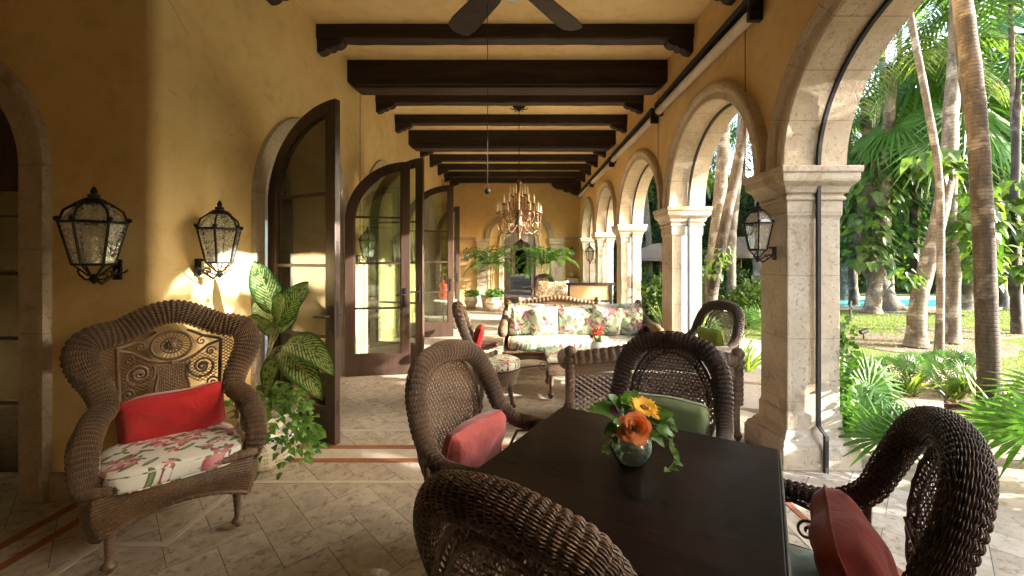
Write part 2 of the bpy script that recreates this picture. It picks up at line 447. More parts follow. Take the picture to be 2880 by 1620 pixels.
M_DIEF = leafm('variegated_leaf', (.030, .105, .022), (.022, .075, .016), (.36, .44, .18), .35, .2, 12)
M_POTH = leafm('pothos_leaf', (.035, .11, .015), (.13, .24, .05), None, .35, .3, 14)
M_PALM = leafm('palm_leaf', (.020, .052, .012), (.055, .105, .024), None, .4, .35, .9)
M_PALML = leafm('light_palm_leaf', (.055, .11, .018), (.13, .17, .035), None, .4, .4, .9)
M_FANP = leafm('fan_palm_leaf', (.045, .125, .018), (.085, .19, .032), None, .35, .3, 3)
M_VINE = leafm('vine_leaf', (.022, .062, .012), (.10, .155, .028), None, .38, .35, 1.6)
M_CROWN = leafm('tree_leaf', (.014, .036, .009), (.050, .085, .020), None, .5, .3, .55)
M_CROWN2 = leafm('light_tree_leaf', (.035, .072, .014), (.085, .125, .026), None, .5, .35, .55)
M_SANS = leafm('snake_leaf', (.06, .13, .035), (.10, .18, .04), (.30, .36, .12), .4, .15, 6)
M_STEM = quick('plant_stem', (.17, .20, .08), (.30, .26, .15), 20, .6)
def barkm(name, c1, c2, ring=9., c3=(.5, .46, .40)):
    m = MT(name, .85, spec=.2); P = m.coord(); x, y, z = m.xyz(P)
    n = m.noise(m.vec(x, y, z*.25), 9, 5, .7); h = m.noise(P, 3, 4, .6, .5); e = (z*ring + h*1.3).fract()
    rg = (e-.5).abs().ss(.36, .5)
    c = m.mix(n.ss(.35, .65), c1, c2); c = m.mix(h.ss(.5, .62, 0, .8), c, c3); c = m.mix(m.noise(P, 1.6, 5, .7).ss(.55, .68, 0, .75), c, tuple(q*.3 for q in c1)); c = m.mix(m.noise(P, 14, 4, .8).ss(.6, .68, 0, .6), c, c3); c = m.mix(rg*.6, c, tuple(q*.4 for q in c1))
    m.col(c); m.bump(n*.8 - rg*.9 + h*.4, .5, .012)
    return m.m
M_BARK1 = barkm('ringed_brown_bark', (.070, .058, .048), (.030, .025, .021), 30., (.14, .125, .108))
M_BARK2 = barkm('pale_palm_bark', (.16, .135, .105), (.085, .068, .052), 15., (.31, .28, .24))
M_BARK3 = barkm('grey_trunk_bark', (.15, .13, .11), (.09, .078, .066), 20., (.29, .27, .24))
M_THATCH = quick('palm_thatch', (.19, .14, .095), (.11, .08, .055), 25, .9, .6)
def tiles():
    m = MT('travertine_tile', .5, spec=.35); P = m.geo(); at_ = m.t.nodes.new('ShaderNodeAttribute'); at_.attribute_name = 'tilernd'
    r = NX(m.t, at_.outputs['Fac']); x, y, z = m.xyz(P)
    v = m.vec(x + r*7, y + r*3, r*5)
    a = m.noise(v, 4.5, 7, .7, 1.2); b = m.noise(v, 18, 5, .7, .5)
    c = m.mix(a.ss(.35, .68), (.50, .44, .36), (.37, .31, .245))
    c = m.mix(r, c, m.mix(1.0, c, (.88, .84, .79), 'MULTIPLY'))
    c = m.mix(b.ss(.53, .64, 0, .7), c, (.20, .14, .09)); c = m.mix(m.noise(v, 60, 3).ss(.62, .68, 0, .5), c, (.12, .08, .05))
    m.col(c); m.link('Roughness', b.ss(.2, .8, .36, .62)); m.bump(b*.5 - m.noise(v, 60, 3).ss(.6, .68)*.8, .25, .004)
    return m.m
M_TILE = tiles()
M_GROUT = quick('grout', (.10, .08, .06), (.07, .055, .042), 20, .9)
M_BANDR = quick('terracotta_band', (.30, .105, .045), (.21, .075, .035), 14, .55, .1)
M_BANDW = quick('pale_inlay_band', (.52, .455, .36), (.44, .375, .29), 9, .5, .1)
M_PAVE = stone('path_stone', (.60, .53, .44), (.54, .46, .37), 50, .12)
M_PAVEP = stone('pinkish_terrace_stone', (.46, .37, .30), (.39, .31, .245), 50, .35)
def grassm():
    m = MT('lawn_grass', .9, spec=.1); P = m.geo()
    a = m.noise(P, .5, 4); b = m.noise(P, 9, 5, .8); d = m.noise(P, 60, 3, .8)
    c = m.mix(a.ss(.3, .7), (.075, .125, .030), (.12, .155, .045)); c = m.mix(b.ss(.4, .7, 0, .6), c, (.07, .11, .02)); c = m.mix(d.ss(.45, .7, 0, .5), c, (.19, .20, .07))
    m.col(c); m.bump(d*.6 + b*.4, .9, .04); return m.m
M_GRASS = grassm()
M_SOIL = quick('mulch_soil', (.085, .055, .035), (.16, .12, .09), 30, .95, .8)
def waterm():
    m = MT('pool_water_surface', .06, spec=.5); m.col((.10, .52, .56)); m.bump(m.noise(m.geo(), 3.5, 3), .2, .02); return m.m
M_WATER = waterm()
def glassm(name, tint, ref=.12, frost=0.):
    m = bpy.data.materials.new(name); m.use_nodes = True; t = m.node_tree; t.nodes.clear()
    o = t.nodes.new('ShaderNodeOutputMaterial'); tr = t.nodes.new('ShaderNodeBsdfTransparent'); gl = t.nodes.new('ShaderNodeBsdfGlossy')
    tr.inputs[0].default_value = (*tint, 1); gl.inputs['Roughness'].default_value = .02; gl.inputs[0].default_value = (.95, .97, .95, 1)
    lw = t.nodes.new('ShaderNodeFresnel'); lw.inputs[0].default_value = 1.6
    ad = t.nodes.new('ShaderNodeMath'); ad.operation = 'ADD'; ad.use_clamp = True; ad.inputs[1].default_value = ref
    t.links.new(lw.outputs[0], ad.inputs[0])
    mx = t.nodes.new('ShaderNodeMixShader'); t.links.new(ad.outputs[0], mx.inputs[0]); t.links.new(tr.outputs[0], mx.inputs[1]); t.links.new(gl.outputs[0], mx.inputs[2])
    last = mx
    if frost:
        df = t.nodes.new('ShaderNodeBsdfDiffuse'); tl = t.nodes.new('ShaderNodeBsdfTranslucent'); df.inputs[0].default_value = (.62, .62, .56, 1); tl.inputs[0].default_value = (.8, .8, .72, 1)
        m1 = t.nodes.new('ShaderNodeMixShader'); t.links.new(df.outputs[0], m1.inputs[1]); t.links.new(tl.outputs[0], m1.inputs[2])
        tc = t.nodes.new('ShaderNodeTexCoord'); no = t.nodes.new('ShaderNodeTexNoise'); no.inputs['Scale'].default_value = 75; t.links.new(tc.outputs['Object'], no.inputs['Vector'])
        mr = t.nodes.new('ShaderNodeMapRange'); mr.inputs[1].default_value = .35; mr.inputs[2].default_value = .65; mr.inputs[3].default_value = frost*.6; mr.inputs[4].default_value = min(frost*1.3, .95)
        t.links.new(no.outputs[0], mr.inputs[0])
        m2 = t.nodes.new('ShaderNodeMixShader'); t.links.new(mr.outputs[0], m2.inputs[0]); t.links.new(mx.outputs[0], m2.inputs[1]); t.links.new(m1.outputs[0], m2.inputs[2]); last = m2
    t.links.new(last.outputs[0], o.inputs[0]); return m
M_GLASS = glassm('door_glass', (.80, .88, .80), .18)
M_FROST = glassm('seeded_lantern_glass', (.85, .88, .82), .07, .32)
M_VGLASS = glassm('vase_glass', (.86, .93, .90), .05)
def talavera():
    m = MT('painted_talavera_glaze', .22, coat=.4); x, y, z = m.xyz(m.coord())
    an = y.atan2(x)*(9/PI); h = z*26.
    v = m.vec(an, h)
    vo = m.voro(v, 1.15, dim='2D', rnd=.6); d = NX(m.t, vo.outputs['Distance']); cr, cg, cb = m.xyz(vo.outputs['Color'])
    px, py, _ = m.xyz(vo.outputs['Position']); ang = (h - py).atan2(an - px)
    c = m.mix((d*2.4 - .55 - .25*((ang*6.).cos())).ss(0, .06, 1, 0), (.72, .70, .64), m.mix(cr.gt(.55), (.03, .06, .30), m.mix(cg.gt(.5), (.72, .30, .03), (.12, .28, .08))))
    c = m.mix((d-.15).ss(0, .05, 1, 0), c, (.85, .6, .08))
    chk = ((an*2.).fract()-.5)*((h*1.1).fract()-.5)
    band = (z-.24).abs().lt(.018)
    c = m.mix(band*(chk.gt(0)), c, (.02, .03, .14)); m.col(c); return m.m
M_TALA = talavera()
# ------------------------------------------------------------------ architecture
XR, XO, XL, ZC, ZS = 1.93, 2.34, -2.28, 4.12, 2.165
PIL = [(-4.1,-3.72), (-1.15,-.78), (.67,1.04), (3.0,3.36), (5.30,5.70), (7.98,8.38), (10.4,10.8), (12.9,13.3)]
# floor: herringbone travertine, real tiles over a grout bed
def clip_tiles():
    W, L = .203, .406; g = .003
    V = []; F = []; A = []
    c45 = math.cos(PI/4)
    def put(x, y, w, h):
        pts = [(x+g/2, y+g/2), (x+w-g/2, y+g/2), (x+w-g/2, y+h-g/2), (x+g/2, y+h-g/2)]
        pts = [((a-b)*c45, (a+b)*c45) for a, b in pts]
        cx = sum(p[0] for p in pts)/4; cy = sum(p[1] for p in pts)/4
        if not (-5.3 < cx < 3.35 and -5.2 < cy < 13.7): return
        if cx > 2.3 and cy > 3.6: return
        n = len(V); h_ = random.uniform(-.0008, .0008)
        V.extend([(a, b, h_) for a, b in pts]); F.append((n, n+1, n+2, n+3)); A.append(random.random())
    for i in range(-75, 75):
        for j in range(-75, 75):
            k = (i + j) % 4
            # herringbone 2:1 pattern: horizontals start where (i-j)%4==0, verticals where (i-j)%4==2... 
            if (i - j) % 4 == 0: put(i*W, j*W, L, W)
            if (i - j) % 4 == 3: put(i*W, j*W, W, L)
    mb = MB(); mb.add(V, F); o = mb.build('floor', M_TILE)
    at_ = o.data.attributes.new('tilernd', 'FLOAT', 'FACE'); at_.data.foreach_set('value', np.array(A, np.float32))
    return tag(o, kind='structure')
FLOOR = clip_tiles()
g = MB(); g.bx(-5.4, 3.3, -5.3, 13.5, -.12, -.004); tag(g.build('floor_bed', M_GROUT), kind='structure')
g = MB(); g.bx(-1.0, 1.8, 13.5, 46, -.12, .0); tag(g.build('corridor_floor', M_PAVE), kind='structure')
b = MB()
def strip(b, x0, x1, y0, y1, z=.003): b.bx(x0, x1, y0, y1, -.003, z)
for y in (3.08, 3.30, 8.05, 8.28, 12.95, 13.15): strip(b, -2.26 if y > 2.6 else -5, 1.9, y-.03, y+.03)
for x0, x1, y0, y1 in ((-2.56,-2.50,-5,2.55), (-2.745,-2.685,-5,2.55), (1.785,1.835,-5,2.8), (1.62,1.66,-5,2.8)): strip(b, x0, x1, y0, y1)
tag(b.build('floor_terracotta_inlay', M_BANDR), kind='structure')
b = MB()
for y in (2.78, 3.62, 7.6, 8.7): strip(b, -1.85, 1.5, y-.018, y+.018)
strip(b, -1.885, -1.85, 2.19, 3.6); strip(b, -2.2, -1.85, 2.155, 2.19); strip(b, -2.24, -2.2, -5, 2.2); strip(b, 1.5, 1.54, -5, 3.6)
for y in (3.19, 8.165): strip(b, -2.26, 1.9, y-.075, y+.075, .0015)
tag(b.build('floor_pale_inlay', M_BANDW), kind='structure')
# ceiling
c = MB(); c.bx(-5.5, XO, -5.3, 13.5, ZC, ZC+.25); tag(c.build('ceiling', M_CEIL), kind='structure')

def rectmould(mb, x0, x1, y0, y1, prof):
    V = []; F = []
    for o, z in prof: V += [(x0-o, y0-o, z), (x1+o, y0-o, z), (x1+o, y1+o, z), (x0-o, y1+o, z)]
    for i in range(len(prof)-1):
        for k in range(4):
            F.append((4*i+k, 4*i+(k+1)%4, 4*i+4+(k+1)%4, 4*i+4+k))
    F += [(3,2,1,0), tuple(4*(len(prof)-1)+k for k in range(4))]
    return mb.add(V, F)
CAPP = [(0,1.925),(.014,1.93),(.014,1.95),(.003,1.957),(.003,1.975),(.022,1.98),(.026,2.0),(.036,2.025),(.058,2.045),(.068,2.057),(.072,2.075),(.072,2.115),(.083,2.12),(.085,2.165),(0,2.167)]
BASEP = [(.075,.0),(.075,.15),(.065,.158),(.06,.18),(.048,.195),(.034,.20),(.03,.22),(.012,.24),(.0,.26)]
SHAFTP = [(0,.255),(0,.36),(-.0,.37),(-.012,.385),(-.012,1.80),(0,1.82),(0,1.93)]
wm = thing('arcade_wall', 'ochre plaster arcade wall of round stone arches along the garden side', 'wall', (0,0,0))
mas = MB()
mas.bx(XR, XO, -5.2, PIL[1][0], 0, ZC)  # arcade closed solid behind the camera to cut light from there
for a, e in PIL[1:]: mas.bx(XR, XO, a, e, ZS, ZC)
mas.bx(XR, XO, 13.3, 13.9, 0, ZC)
mas.bx(XR, XO+.1, -5.2, 13.9, ZC+.26, 5.3)
NA = 41
for (a0, a1), (b0, b1) in zip(PIL[1:-1], PIL[2:]):
    y0, y1 = a1, b0; cy = (y0+y1)/2; ra = (y1-y0)/2; rb = min(ra, .95)*.99
    th = [PI*i/(NA-1) for i in range(NA)]
    inn = [(cy-(ra)*math.cos(t) , ZS+(rb+.01)*math.sin(t)) for t in th]
    out = [(y, ZC) for y, z in inn]
    mas.ring(out, inn, 'x', XR, XO, closed=False)
    prof = [(.12, XO+.02), (.0, XO+.02), (.0, 1.905), (.012, 1.893), (.07, 1.893), (.078, 1.875), (.095, 1.862), (.125, 1.855), (.15, 1.862), (.165, 1.88), (.172, 1.905), (.178, XR+.001)]
    G = np.array([[(x, cy-(ra+r-.006)*math.cos(t), ZS+(rb+r-.006)*math.sin(t)) for r, x in prof] for t in th])
    s = MB().grid(G); s.build('arch_surround', M_STONE2, wm)
    # black retractable-screen track following jambs and soffit
    off = [(y0+.012, .3), (y0+.012, 2.17)] + [(cy-(ra-.012)*math.cos(t), ZS+(rb-.012)*math.sin(t)) for t in th[1:-1]] + [(y1-.012, 2.17), (y1-.012, .3)]
    off = [(off[0][0]+.075, .0), (off[0][0]+.075, .26)] + off + [(off[-1][0]-.075, .26), (off[-1][0]-.075, .0)]
    inner = []
    for i, (y, z) in enumerate(off):
        ny = cy - y; nz = (ZS - z) if z > ZS else 0; L = math.hypot(ny, nz) or 1
        inner.append((y + .024*ny/L, z + .024*nz/L))
    t_ = MB().ring(off, inner, 'x', 2.130, 2.154, closed=False)
    if y1 > .6:
        nm = {1.04: 'black screen track around the widest arch nearest the viewer, with the garden palms in it', 3.36: 'black screen track in the arch between the first and second stone pillars'}.get(round(y0, 2), 'black screen track in the arch starting at the %s stone pillar from the viewer' % {5.7:'second', 8.38:'third', 10.8:'fourth'}.get(round(y0, 2), 'hidden'))
        tag(t_.build('screen_track', M_BLACK), nm, 'track', 'black screen tracks in the arches')
mas.build('masonry', M_WALLR, wm)
def pillar(y0, y1, label):
    t = thing('stone_pillar', label, 'pillar', ((XR+XO)/2, (y0+y1)/2, 0), 0, 'coral stone pillars of the arcade')
    hx, hy = (XO-XR)/2, (y1-y0)/2
    for nm, pr in (('shaft', SHAFTP), ('capital', CAPP), ('plinth', BASEP)):
        mb = MB(); rectmould(mb, -hx, hx, -hy, hy, pr); mb.build(nm, M_STONE, t, bevel=.006 if nm != 'shaft' else .012)
    return t
PL = ['', '', 'coral stone pillar beside the near arch, right of the table', 'coral stone pillar holding the wall lantern, nearest in view', 'second coral stone pillar from the viewer, sunlit lower half', 'third coral stone pillar from the viewer, brown stain at its middle', 'fourth coral stone pillar from the viewer, with a small lantern', 'farthest coral stone pillar, in the corner by the end wall']
for (a, e), l in list(zip(PIL, PL))[1:]: pillar(a, e, l or 'coral stone pillar of the arcade behind the viewer')

# ---- inner (house) wall with arched door openings
iw = thing('house_wall', 'yellow plaster house wall with tall arched doorways and a rounded corner', 'wall')
DO = [(3.66, 5.30, 1.98, 2.82), (6.12, 7.88, 2.10, 2.99), (9.3, 10.98, 2.10, 2.97)]
m_ = MB(); yy = 2.76
T = .38
for y0, y1, zs, zt in DO:
    m_.bx(XL-T, XL, yy, y0, 0, ZC)
    inn = [(y0, 0)] + [((y0+y1)/2-(y1-y0)/2*math.cos(PI*i/30), zs+(zt-zs)*math.sin(PI*i/30)) for i in range(31)] + [(y1, 0)]
    out = [(y, ZC) for y, z in inn]; out[0] = (y0, ZC); 
    m_.ring(out[1:-1], inn[1:-1], 'x', XL-T, XL, closed=False)
    yy = y1
m_.bx(XL-T, XL, yy, 11.85, 0, ZC)
# rounded corner + camera-facing wall with arch
rc = .07; ang = [(-PI/2)*(1-i/8) for i in range(9)]
poly = [(XL-rc+rc*math.cos(a), 2.65+rc*math.sin(a)) for a in ang] + [(XL, 2.76), (XL-T, 2.76)]
m_.prism(poly + [(XL-T, 2.65-rc)], 'z', 0, ZC)
AX, AR, AZ = -3.79, .68, 2.07
YF = 2.58
m_.bx(AX+AR, XL-T, YF, YF+.36, 0, ZC)
th = [PI*i/30 for i in range(31)]
m_.ring([(AX-AR*math.cos(t), ZC) for t in th], [(AX-AR*math.cos(t), AZ+AR*math.sin(t)) for t in th], 'y', YF, YF+.36, closed=False)
m_.bx(-5.5, AX-AR, YF, YF+.36, 0, ZC)
m_.build('masonry', M_WALL, iw)
def surround(mbname, mat, parent, c, r, zs, rise, w, proud, depth, axis, plane, sgn):
    """stone jamb + arch band; axis 'x' => opening spans y on wall x=plane"""
    th_ = [PI*i/32 for i in range(33)]
    inn = [(c-r, 0)] + [(c-r*math.cos(t), zs+rise*math.sin(t)) for t in th_] + [(c+r, 0)]
    out = [(c-r-w, 0)] + [(c-(r+w)*math.cos(t), zs+(rise+w)*math.sin(t)) for t in th_] + [(c+r+w, 0)]
    prof = [(0, -depth), (0, proud*.6), (.02, proud), (w*.7, proud), (w*.8, proud*1.5), (w-.01, proud*1.5), (w, -.0)]
    rows = []
    for (a, za), (b_, zb) in zip(inn, out):
        row = []
        for o, d in prof:
            k = o/w; p = (a+(b_-a)*k, za+(zb-za)*k); q = plane + sgn*d
            row.append((q, p[0], p[1]) if axis == 'x' else (p[0], q, p[1]))
        rows.append(row)
    return MB().grid(np.array(rows)).build(mbname, mat, parent)
for y0, y1, zs, zt in DO:
    surround('door_surround', M_STONED if y0 < 4 else M_STONE2, iw, (y0+y1)/2, (y1-y0)/2-.004, zs, zt-zs-.004, .17, .022, T-.02, 'x', XL, 1)
surround('door_surround', M_STONED, iw, AX, AR-.004, AZ, AR-.004, .19, .03, .34, 'y', YF, -1)
sk = MB(); sk.bx(AX+AR+.19, XL-.08, YF-.02, YF+.05, 0, .17)
sk.build('skirting', M_STONED, iw)
sk = MB()
for a, e in ((2.78, 3.49), (5.47, 5.95), (8.05, 9.13), (11.15, 11.84)): sk.bx(XL-.05, XL+.02, a, e, 0, .17)
sk.build('skirting', M_STONED, iw)
# side wing beyond the left of the frame, back wall and rooms
bw = thing('wing_wall', 'plain yellow plaster wall closing the loggia beyond the left edge', 'wall')
w = MB(); w.bx(-5.5, -5.2, -5.3, YF, 0, ZC); w.bx(-5.2, XR, -5.3, -5.2, 0, ZC); w.build('masonry', M_WALL, bw)  # unseen back wall, closed off to keep the near end dark
rm = thing('interior_room', 'dim room seen through the open arched doors', 'room')
r_ = MB(); r_.bx(-7.2, -7.0, 2.9, 11.8, 0, .8); r_.bx(-7.2, -7.0, 2.9, 11.8, 2.6, 3.4); r_.bx(-7.2, -7.0, 2.9, 6.3, .8, 2.6); r_.bx(-7.2, -7.0, 8.6, 9.6, .8, 2.6); r_.bx(-7.2, XL-T, 11.6, 11.8, 0, 3.4); r_.bx(-4.2, XL-T, 2.9, 11.8, 3.4, 3.5); r_.bx(-7.2, -4.2, 2.9, 11.8, 3.4, 3.5); r_.bx(-7.2, -5.3, 2.7, 2.9, 0, 3.4)  # window gaps in the outer wall added to let skylight in
r_.build('room_walls', quick('room_wall', (.62, .55, .42), (.52, .45, .33), 3, .9), rm)
r_ = MB(); r_.bx(-7.2, XL-T, 2.94, 11.6, -.1, .002); r_.build('room_floor', quick('room_floor', (.10, .055, .03), (.06, .035, .02), 5, .4), rm)
dk = MB(); dk.ring([(AX-AR+.02,0),(AX-AR+.02,AZ),(AX+AR-.02,AZ),(AX+AR-.02,0)], [(AX-AR+.12,0),(AX-AR+.12,AZ-.1),(AX+AR-.12,AZ-.1),(AX+AR-.12,0)], 'y', YF+.28, YF+.33, closed=False)
dk.bx(AX-.04, AX+.04, YF+.28, YF+.33, 0, AZ-.1)
for z in (.5, .95, 1.4, 1.8): dk.bx(AX-AR+.12, AX+AR-.12, YF+.295, YF+.315, z-.012, z+.012)
dt = thing('french_door', 'dark wooden door with small panes inside the stone arch at the left edge', 'door', (0,0,0))
dk.build('frame', M_DOOR, dt)
tp = MB(); tp.prism([(AX-(AR-.01)*math.cos(t), AZ+(AR-.01)*math.sin(t)) for t in th], 'y', YF+.28, YF+.325); tp.build('arch_shade_panel', M_DOOR, dt)  # dark fill added so the arch head looks shaded
gl = MB(); gl.bx(AX-AR+.12, AX+AR-.12, YF+.302, YF+.308, 0, AZ-.1); gl.build('glass', M_GLASS, dt)
# ---- far end wall
ew = thing('end_wall', 'yellow end wall with a blind stone arch over the doorway to the far corridor', 'wall')
CX = -.04; OR = .52; OZ = 2.03; YE = 13.5
e = MB(); e.bx(-4.2, CX-OR, YE, YE+.4, 0, ZC)
e.ring([(CX-OR*math.cos(t), ZC) for t in th], [(CX-OR*math.cos(t), OZ+OR*math.sin(t)) for t in th], 'y', YE, YE+.4, closed=False)
e.bx(CX+OR, 1.45, YE, YE+.4, 0, ZC); e.bx(1.45, XR, YE+.22, YE+.4, 0, ZC); e.bx(1.45, XR, YE, YE+.22, 2.1, ZC)
e.bx(-4.4, -4.2, 11.5, YE+.4, 0, ZC); e.bx(-4.2, XL-T, 11.85, 12.05, 0, ZC)
e.build('masonry', M_WALLR, ew)
surround('door_surround', M_STONE2, ew, CX, OR-.004, OZ, OR-.004, .16, .03, .38, 'y', YE, -1)
th2 = [PI*i/32 for i in range(33)]
ba = MB(); ba.ring([(CX-1.14*math.cos(t), 2.17+.95*math.sin(t)) for t in th2], [(CX-.96*math.cos(t), 2.17+.78*math.sin(t)) for t in th2], 'y', YE-.05, YE+.01, closed=False)
ba.build('blind_arch', M_STONE2, ew, bevel=.01)
for x0, x1 in ((-1.42, -1.04), (.97, 1.36)):
    p = MB(); rectmould(p, x0, x1, YE-.06, YE+.02, [(.02,0),(.02,.2),(0,.21),(0,1.96),(.02,1.98),(.03,2.06),(.06,2.1),(.06,2.17),(0,2.171)]); p.build('pilaster', M_STONE, ew)
im = MB(); im.bx(1.42, XR, YE-.05, YE+.01, 2.12, 2.22); im.bx(-4.2, -1.48, YE-.05, YE+.01, 2.12, 2.22); im.build('impost_band', M_STONE2, ew)
ft = thing('wall_fountain', 'small stone shelf fountain in the niche of the end wall', 'fountain', (1.68, YE+.1, 0))
q = MB(); q.prism([(-.22,.88),(.22,.88),(.18,.80),(.08,.70),(-.08,.70),(-.18,.80)], 'y', -.22, .1); q.build('basin', M_STONE, ft, bevel=.01)
q = MB(); q.lathe([(.02,.88),(.05,.92),(.03,.98),(.06,1.03),(.0,1.06)], (0,-.05,0), 12); q.build('spout', M_STONE, ft, smooth=True)
# far corridor
fc = thing('far_corridor', 'long dim corridor of arches beyond the end wall doorway', 'corridor')
k = MB(); k.bx(-.95, -.75, 13.9, 46, 0, 3.2); k.bx(-.95, .95, 13.9, 46, 3.2, 3.3)
for y in np.arange(13.9, 46, 3.0): k.bx(.7, .95, y, y+1.7, 0, 3.2)
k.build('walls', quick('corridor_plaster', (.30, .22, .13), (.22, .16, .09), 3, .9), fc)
for y, hw in ((20., .50), (38., .52)):
    a_ = MB(); oo = [(-.75,0),(-.75,3.2)]+[(-.75+1.5*i/28, 3.2) for i in range(29)]+[(.75,3.2),(.75,0)]
    ii = [(-hw,0),(-hw,1.9)]+[(-hw*math.cos(PI*i/28), 1.9+hw*math.sin(PI*i/28)) for i in range(29)]+[(hw,1.9),(hw,0)]
    a_.ring(oo, ii, 'y', y, y+.4, closed=False); a_.build('corridor_arch', M_STONE2, fc)
k = MB(); k.bx(-.9, .9, 45.5, 45.7, 0, 3.2); k.build('end_dark_sheet', M_BEAM, fc)  # dark sheet in place of the unlit depth past the last arch

# ---- beams
def corbel_poly(L, H):
    return [(0,0),(0,-H),(L*.12,-H),(L*.2,-H*.96),(L*.3,-H*.86),(L*.36,-H*.70),(L*.46,-H*.74),(L*.56,-H*.66),(L*.62,-H*.5),(L*.74,-H*.52),(L*.86,-H*.42),(L*.95,-H*.25),(L,0)]
BEAM = None
ords = ['first', 'second', 'third', 'fourth', 'fifth', 'sixth', 'seventh', 'eighth', 'ninth', 'tenth', 'eleventh']
def small_beam(y, label, x0=XL):
    t = thing('ceiling_beam', label, 'beam', (0, y, ZC), 0, 'dark wooden ceiling beams')
    m1 = MB(); n = 26; xs = np.linspace(x0-.02, XR+.02, n)
    rng = random.Random(int(y*100)); V = []; F = []
    for x in xs:
        j = lambda: rng.uniform(-.004, .004)
        V += [(x, -.08+j(), .01), (x, .08+j(), .01), (x, .08+j(), -.15+j()), (x, .068, -.162+j()), (x, -.066, -.162+j()), (x, -.08+j(), -.15+j())]
    for i in range(n-1):
        for q_ in range(6): F.append((6*i+q_, 6*i+(q_+1)%6, 6*i+6+(q_+1)%6, 6*i+6+q_))
    m1.add(V, F).build('timber', M_BEAM, t)
    for s, xw in ((1, x0), (-1, XR)):
        if y > 13 and s < 0: continue
        cb = MB(); pl = [(xw+s*a, -.155+b_) for a, b_ in corbel_poly(.30, .15)]
        if s < 0: pl = pl[::-1]
        cb.prism(pl, 'y', -.06, .06); cb.build('corbel', M_BEAM, t, bevel=.006)
    if y > 13:
        cb = MB(); pl = [(XR-a, -.17+b_) for a, b_ in corbel_poly(.95, .40)][::-1]; cb.prism(pl, 'y', -.1, .08); cb.build('corbel', M_BEAM, t, bevel=.01)
def deep_beam(y, label):
    t = thing('ceiling_beam', label, 'beam', (0, y, ZC), 0, 'deep wooden ceiling beams')
    m1 = MB(); pl = [(XL-.01, .01), (XL-.01, -.28), (XL+.10, -.37), (XR-.12, -.37), (XR+.01, -.27), (XR+.01, .01)]
    m1.prism(pl[::-1], 'y', -.13, .13); m1.build('timber', M_BEAM, t, bevel=.018)
    m1 = MB(); m1.bx(XL+.12, XR-.14, -.155, .155, -.335, -.31); m1.build('moulding', M_BEAM, t, bevel=.006)
small_beam(3.72, 'dark ceiling beam above the fan, mostly out of frame at the top')
small_beam(4.68, 'dark corbelled ceiling beam just behind the fan blades')
deep_beam(5.56, 'deepest-looking dark ceiling beam, first behind the fan')
small_beam(6.56, 'dark corbelled beam between the nearest deep beam and the chandelier rose')
small_beam(7.56, 'dark corbelled beam just behind the chandelier rod')
deep_beam(8.52, 'second deep dark beam, behind the chandelier rod')
for i, y in enumerate((9.4, 10.4, 11.4)): small_beam(y, 'dark corbelled beam, %s behind the second deep beam' % ords[i])
small_beam(12.4, 'dark corbelled beam second from the end wall', XL); small_beam(13.34, 'dark beam against the end wall on a large scrolled bracket', XL)
deep_beam(2.66, 'deep ceiling beam above the table, out of frame')
# ---- shade rolls
for i, (a, e_) in enumerate(((3.3, 5.6), (5.78, 8.35), (8.5, 10.75), (10.9, 13.1))):
    t = thing('shade_roll', ['nearest white roll-down shade tube under the ceiling on the arcade wall', 'second white shade tube along the arcade wall', 'third white shade tube along the arcade wall', 'farthest white shade tube by the end wall'][i], 'shade', (1.865, a, 3.50), 0, 'white shade tubes along the arcade wall')
    MB().tube([(0, 0, -.03), (0, e_-a, 0)], .05, 14).build('tube', M_TUBE, t, smooth=True)
    m1 = MB(); m1.bx(-.055, .065, -.02, e_-a+.02, .065, .11); m1.bx(-.05, .06, -.02, .03, -.1, .06); m1.bx(-.05, .06, e_-a-.02, e_-a+.02, -.06, .06); m1.build('housing', M_BLACK, t, bevel=.008)
    m1 = MB(); m1.lathe([(0,-.03),(.05,-.03),(.055,0),(.05,.03),(0,.03)], (0,0,0), 12); m1.build('end_bracket', M_IRON, t)
for (x, y, z0, z1, l) in ((-2.2, 5.66, .05, 3.75, 'thin dark cable down the house wall beside the first door'), (1.88, 5.66, 2.2, 3.75, 'thin dark cable on the arcade wall above the second pillar'), (1.90, 3.5, 2.17, ZC, 'thin cable on the arcade wall above the lantern pillar')):
    tag(MB().tube([(x, y, z0), (x, y, z1)], .004, 6).build('wall_cable', M_BLACK), l, 'cable', 'thin wall cables')

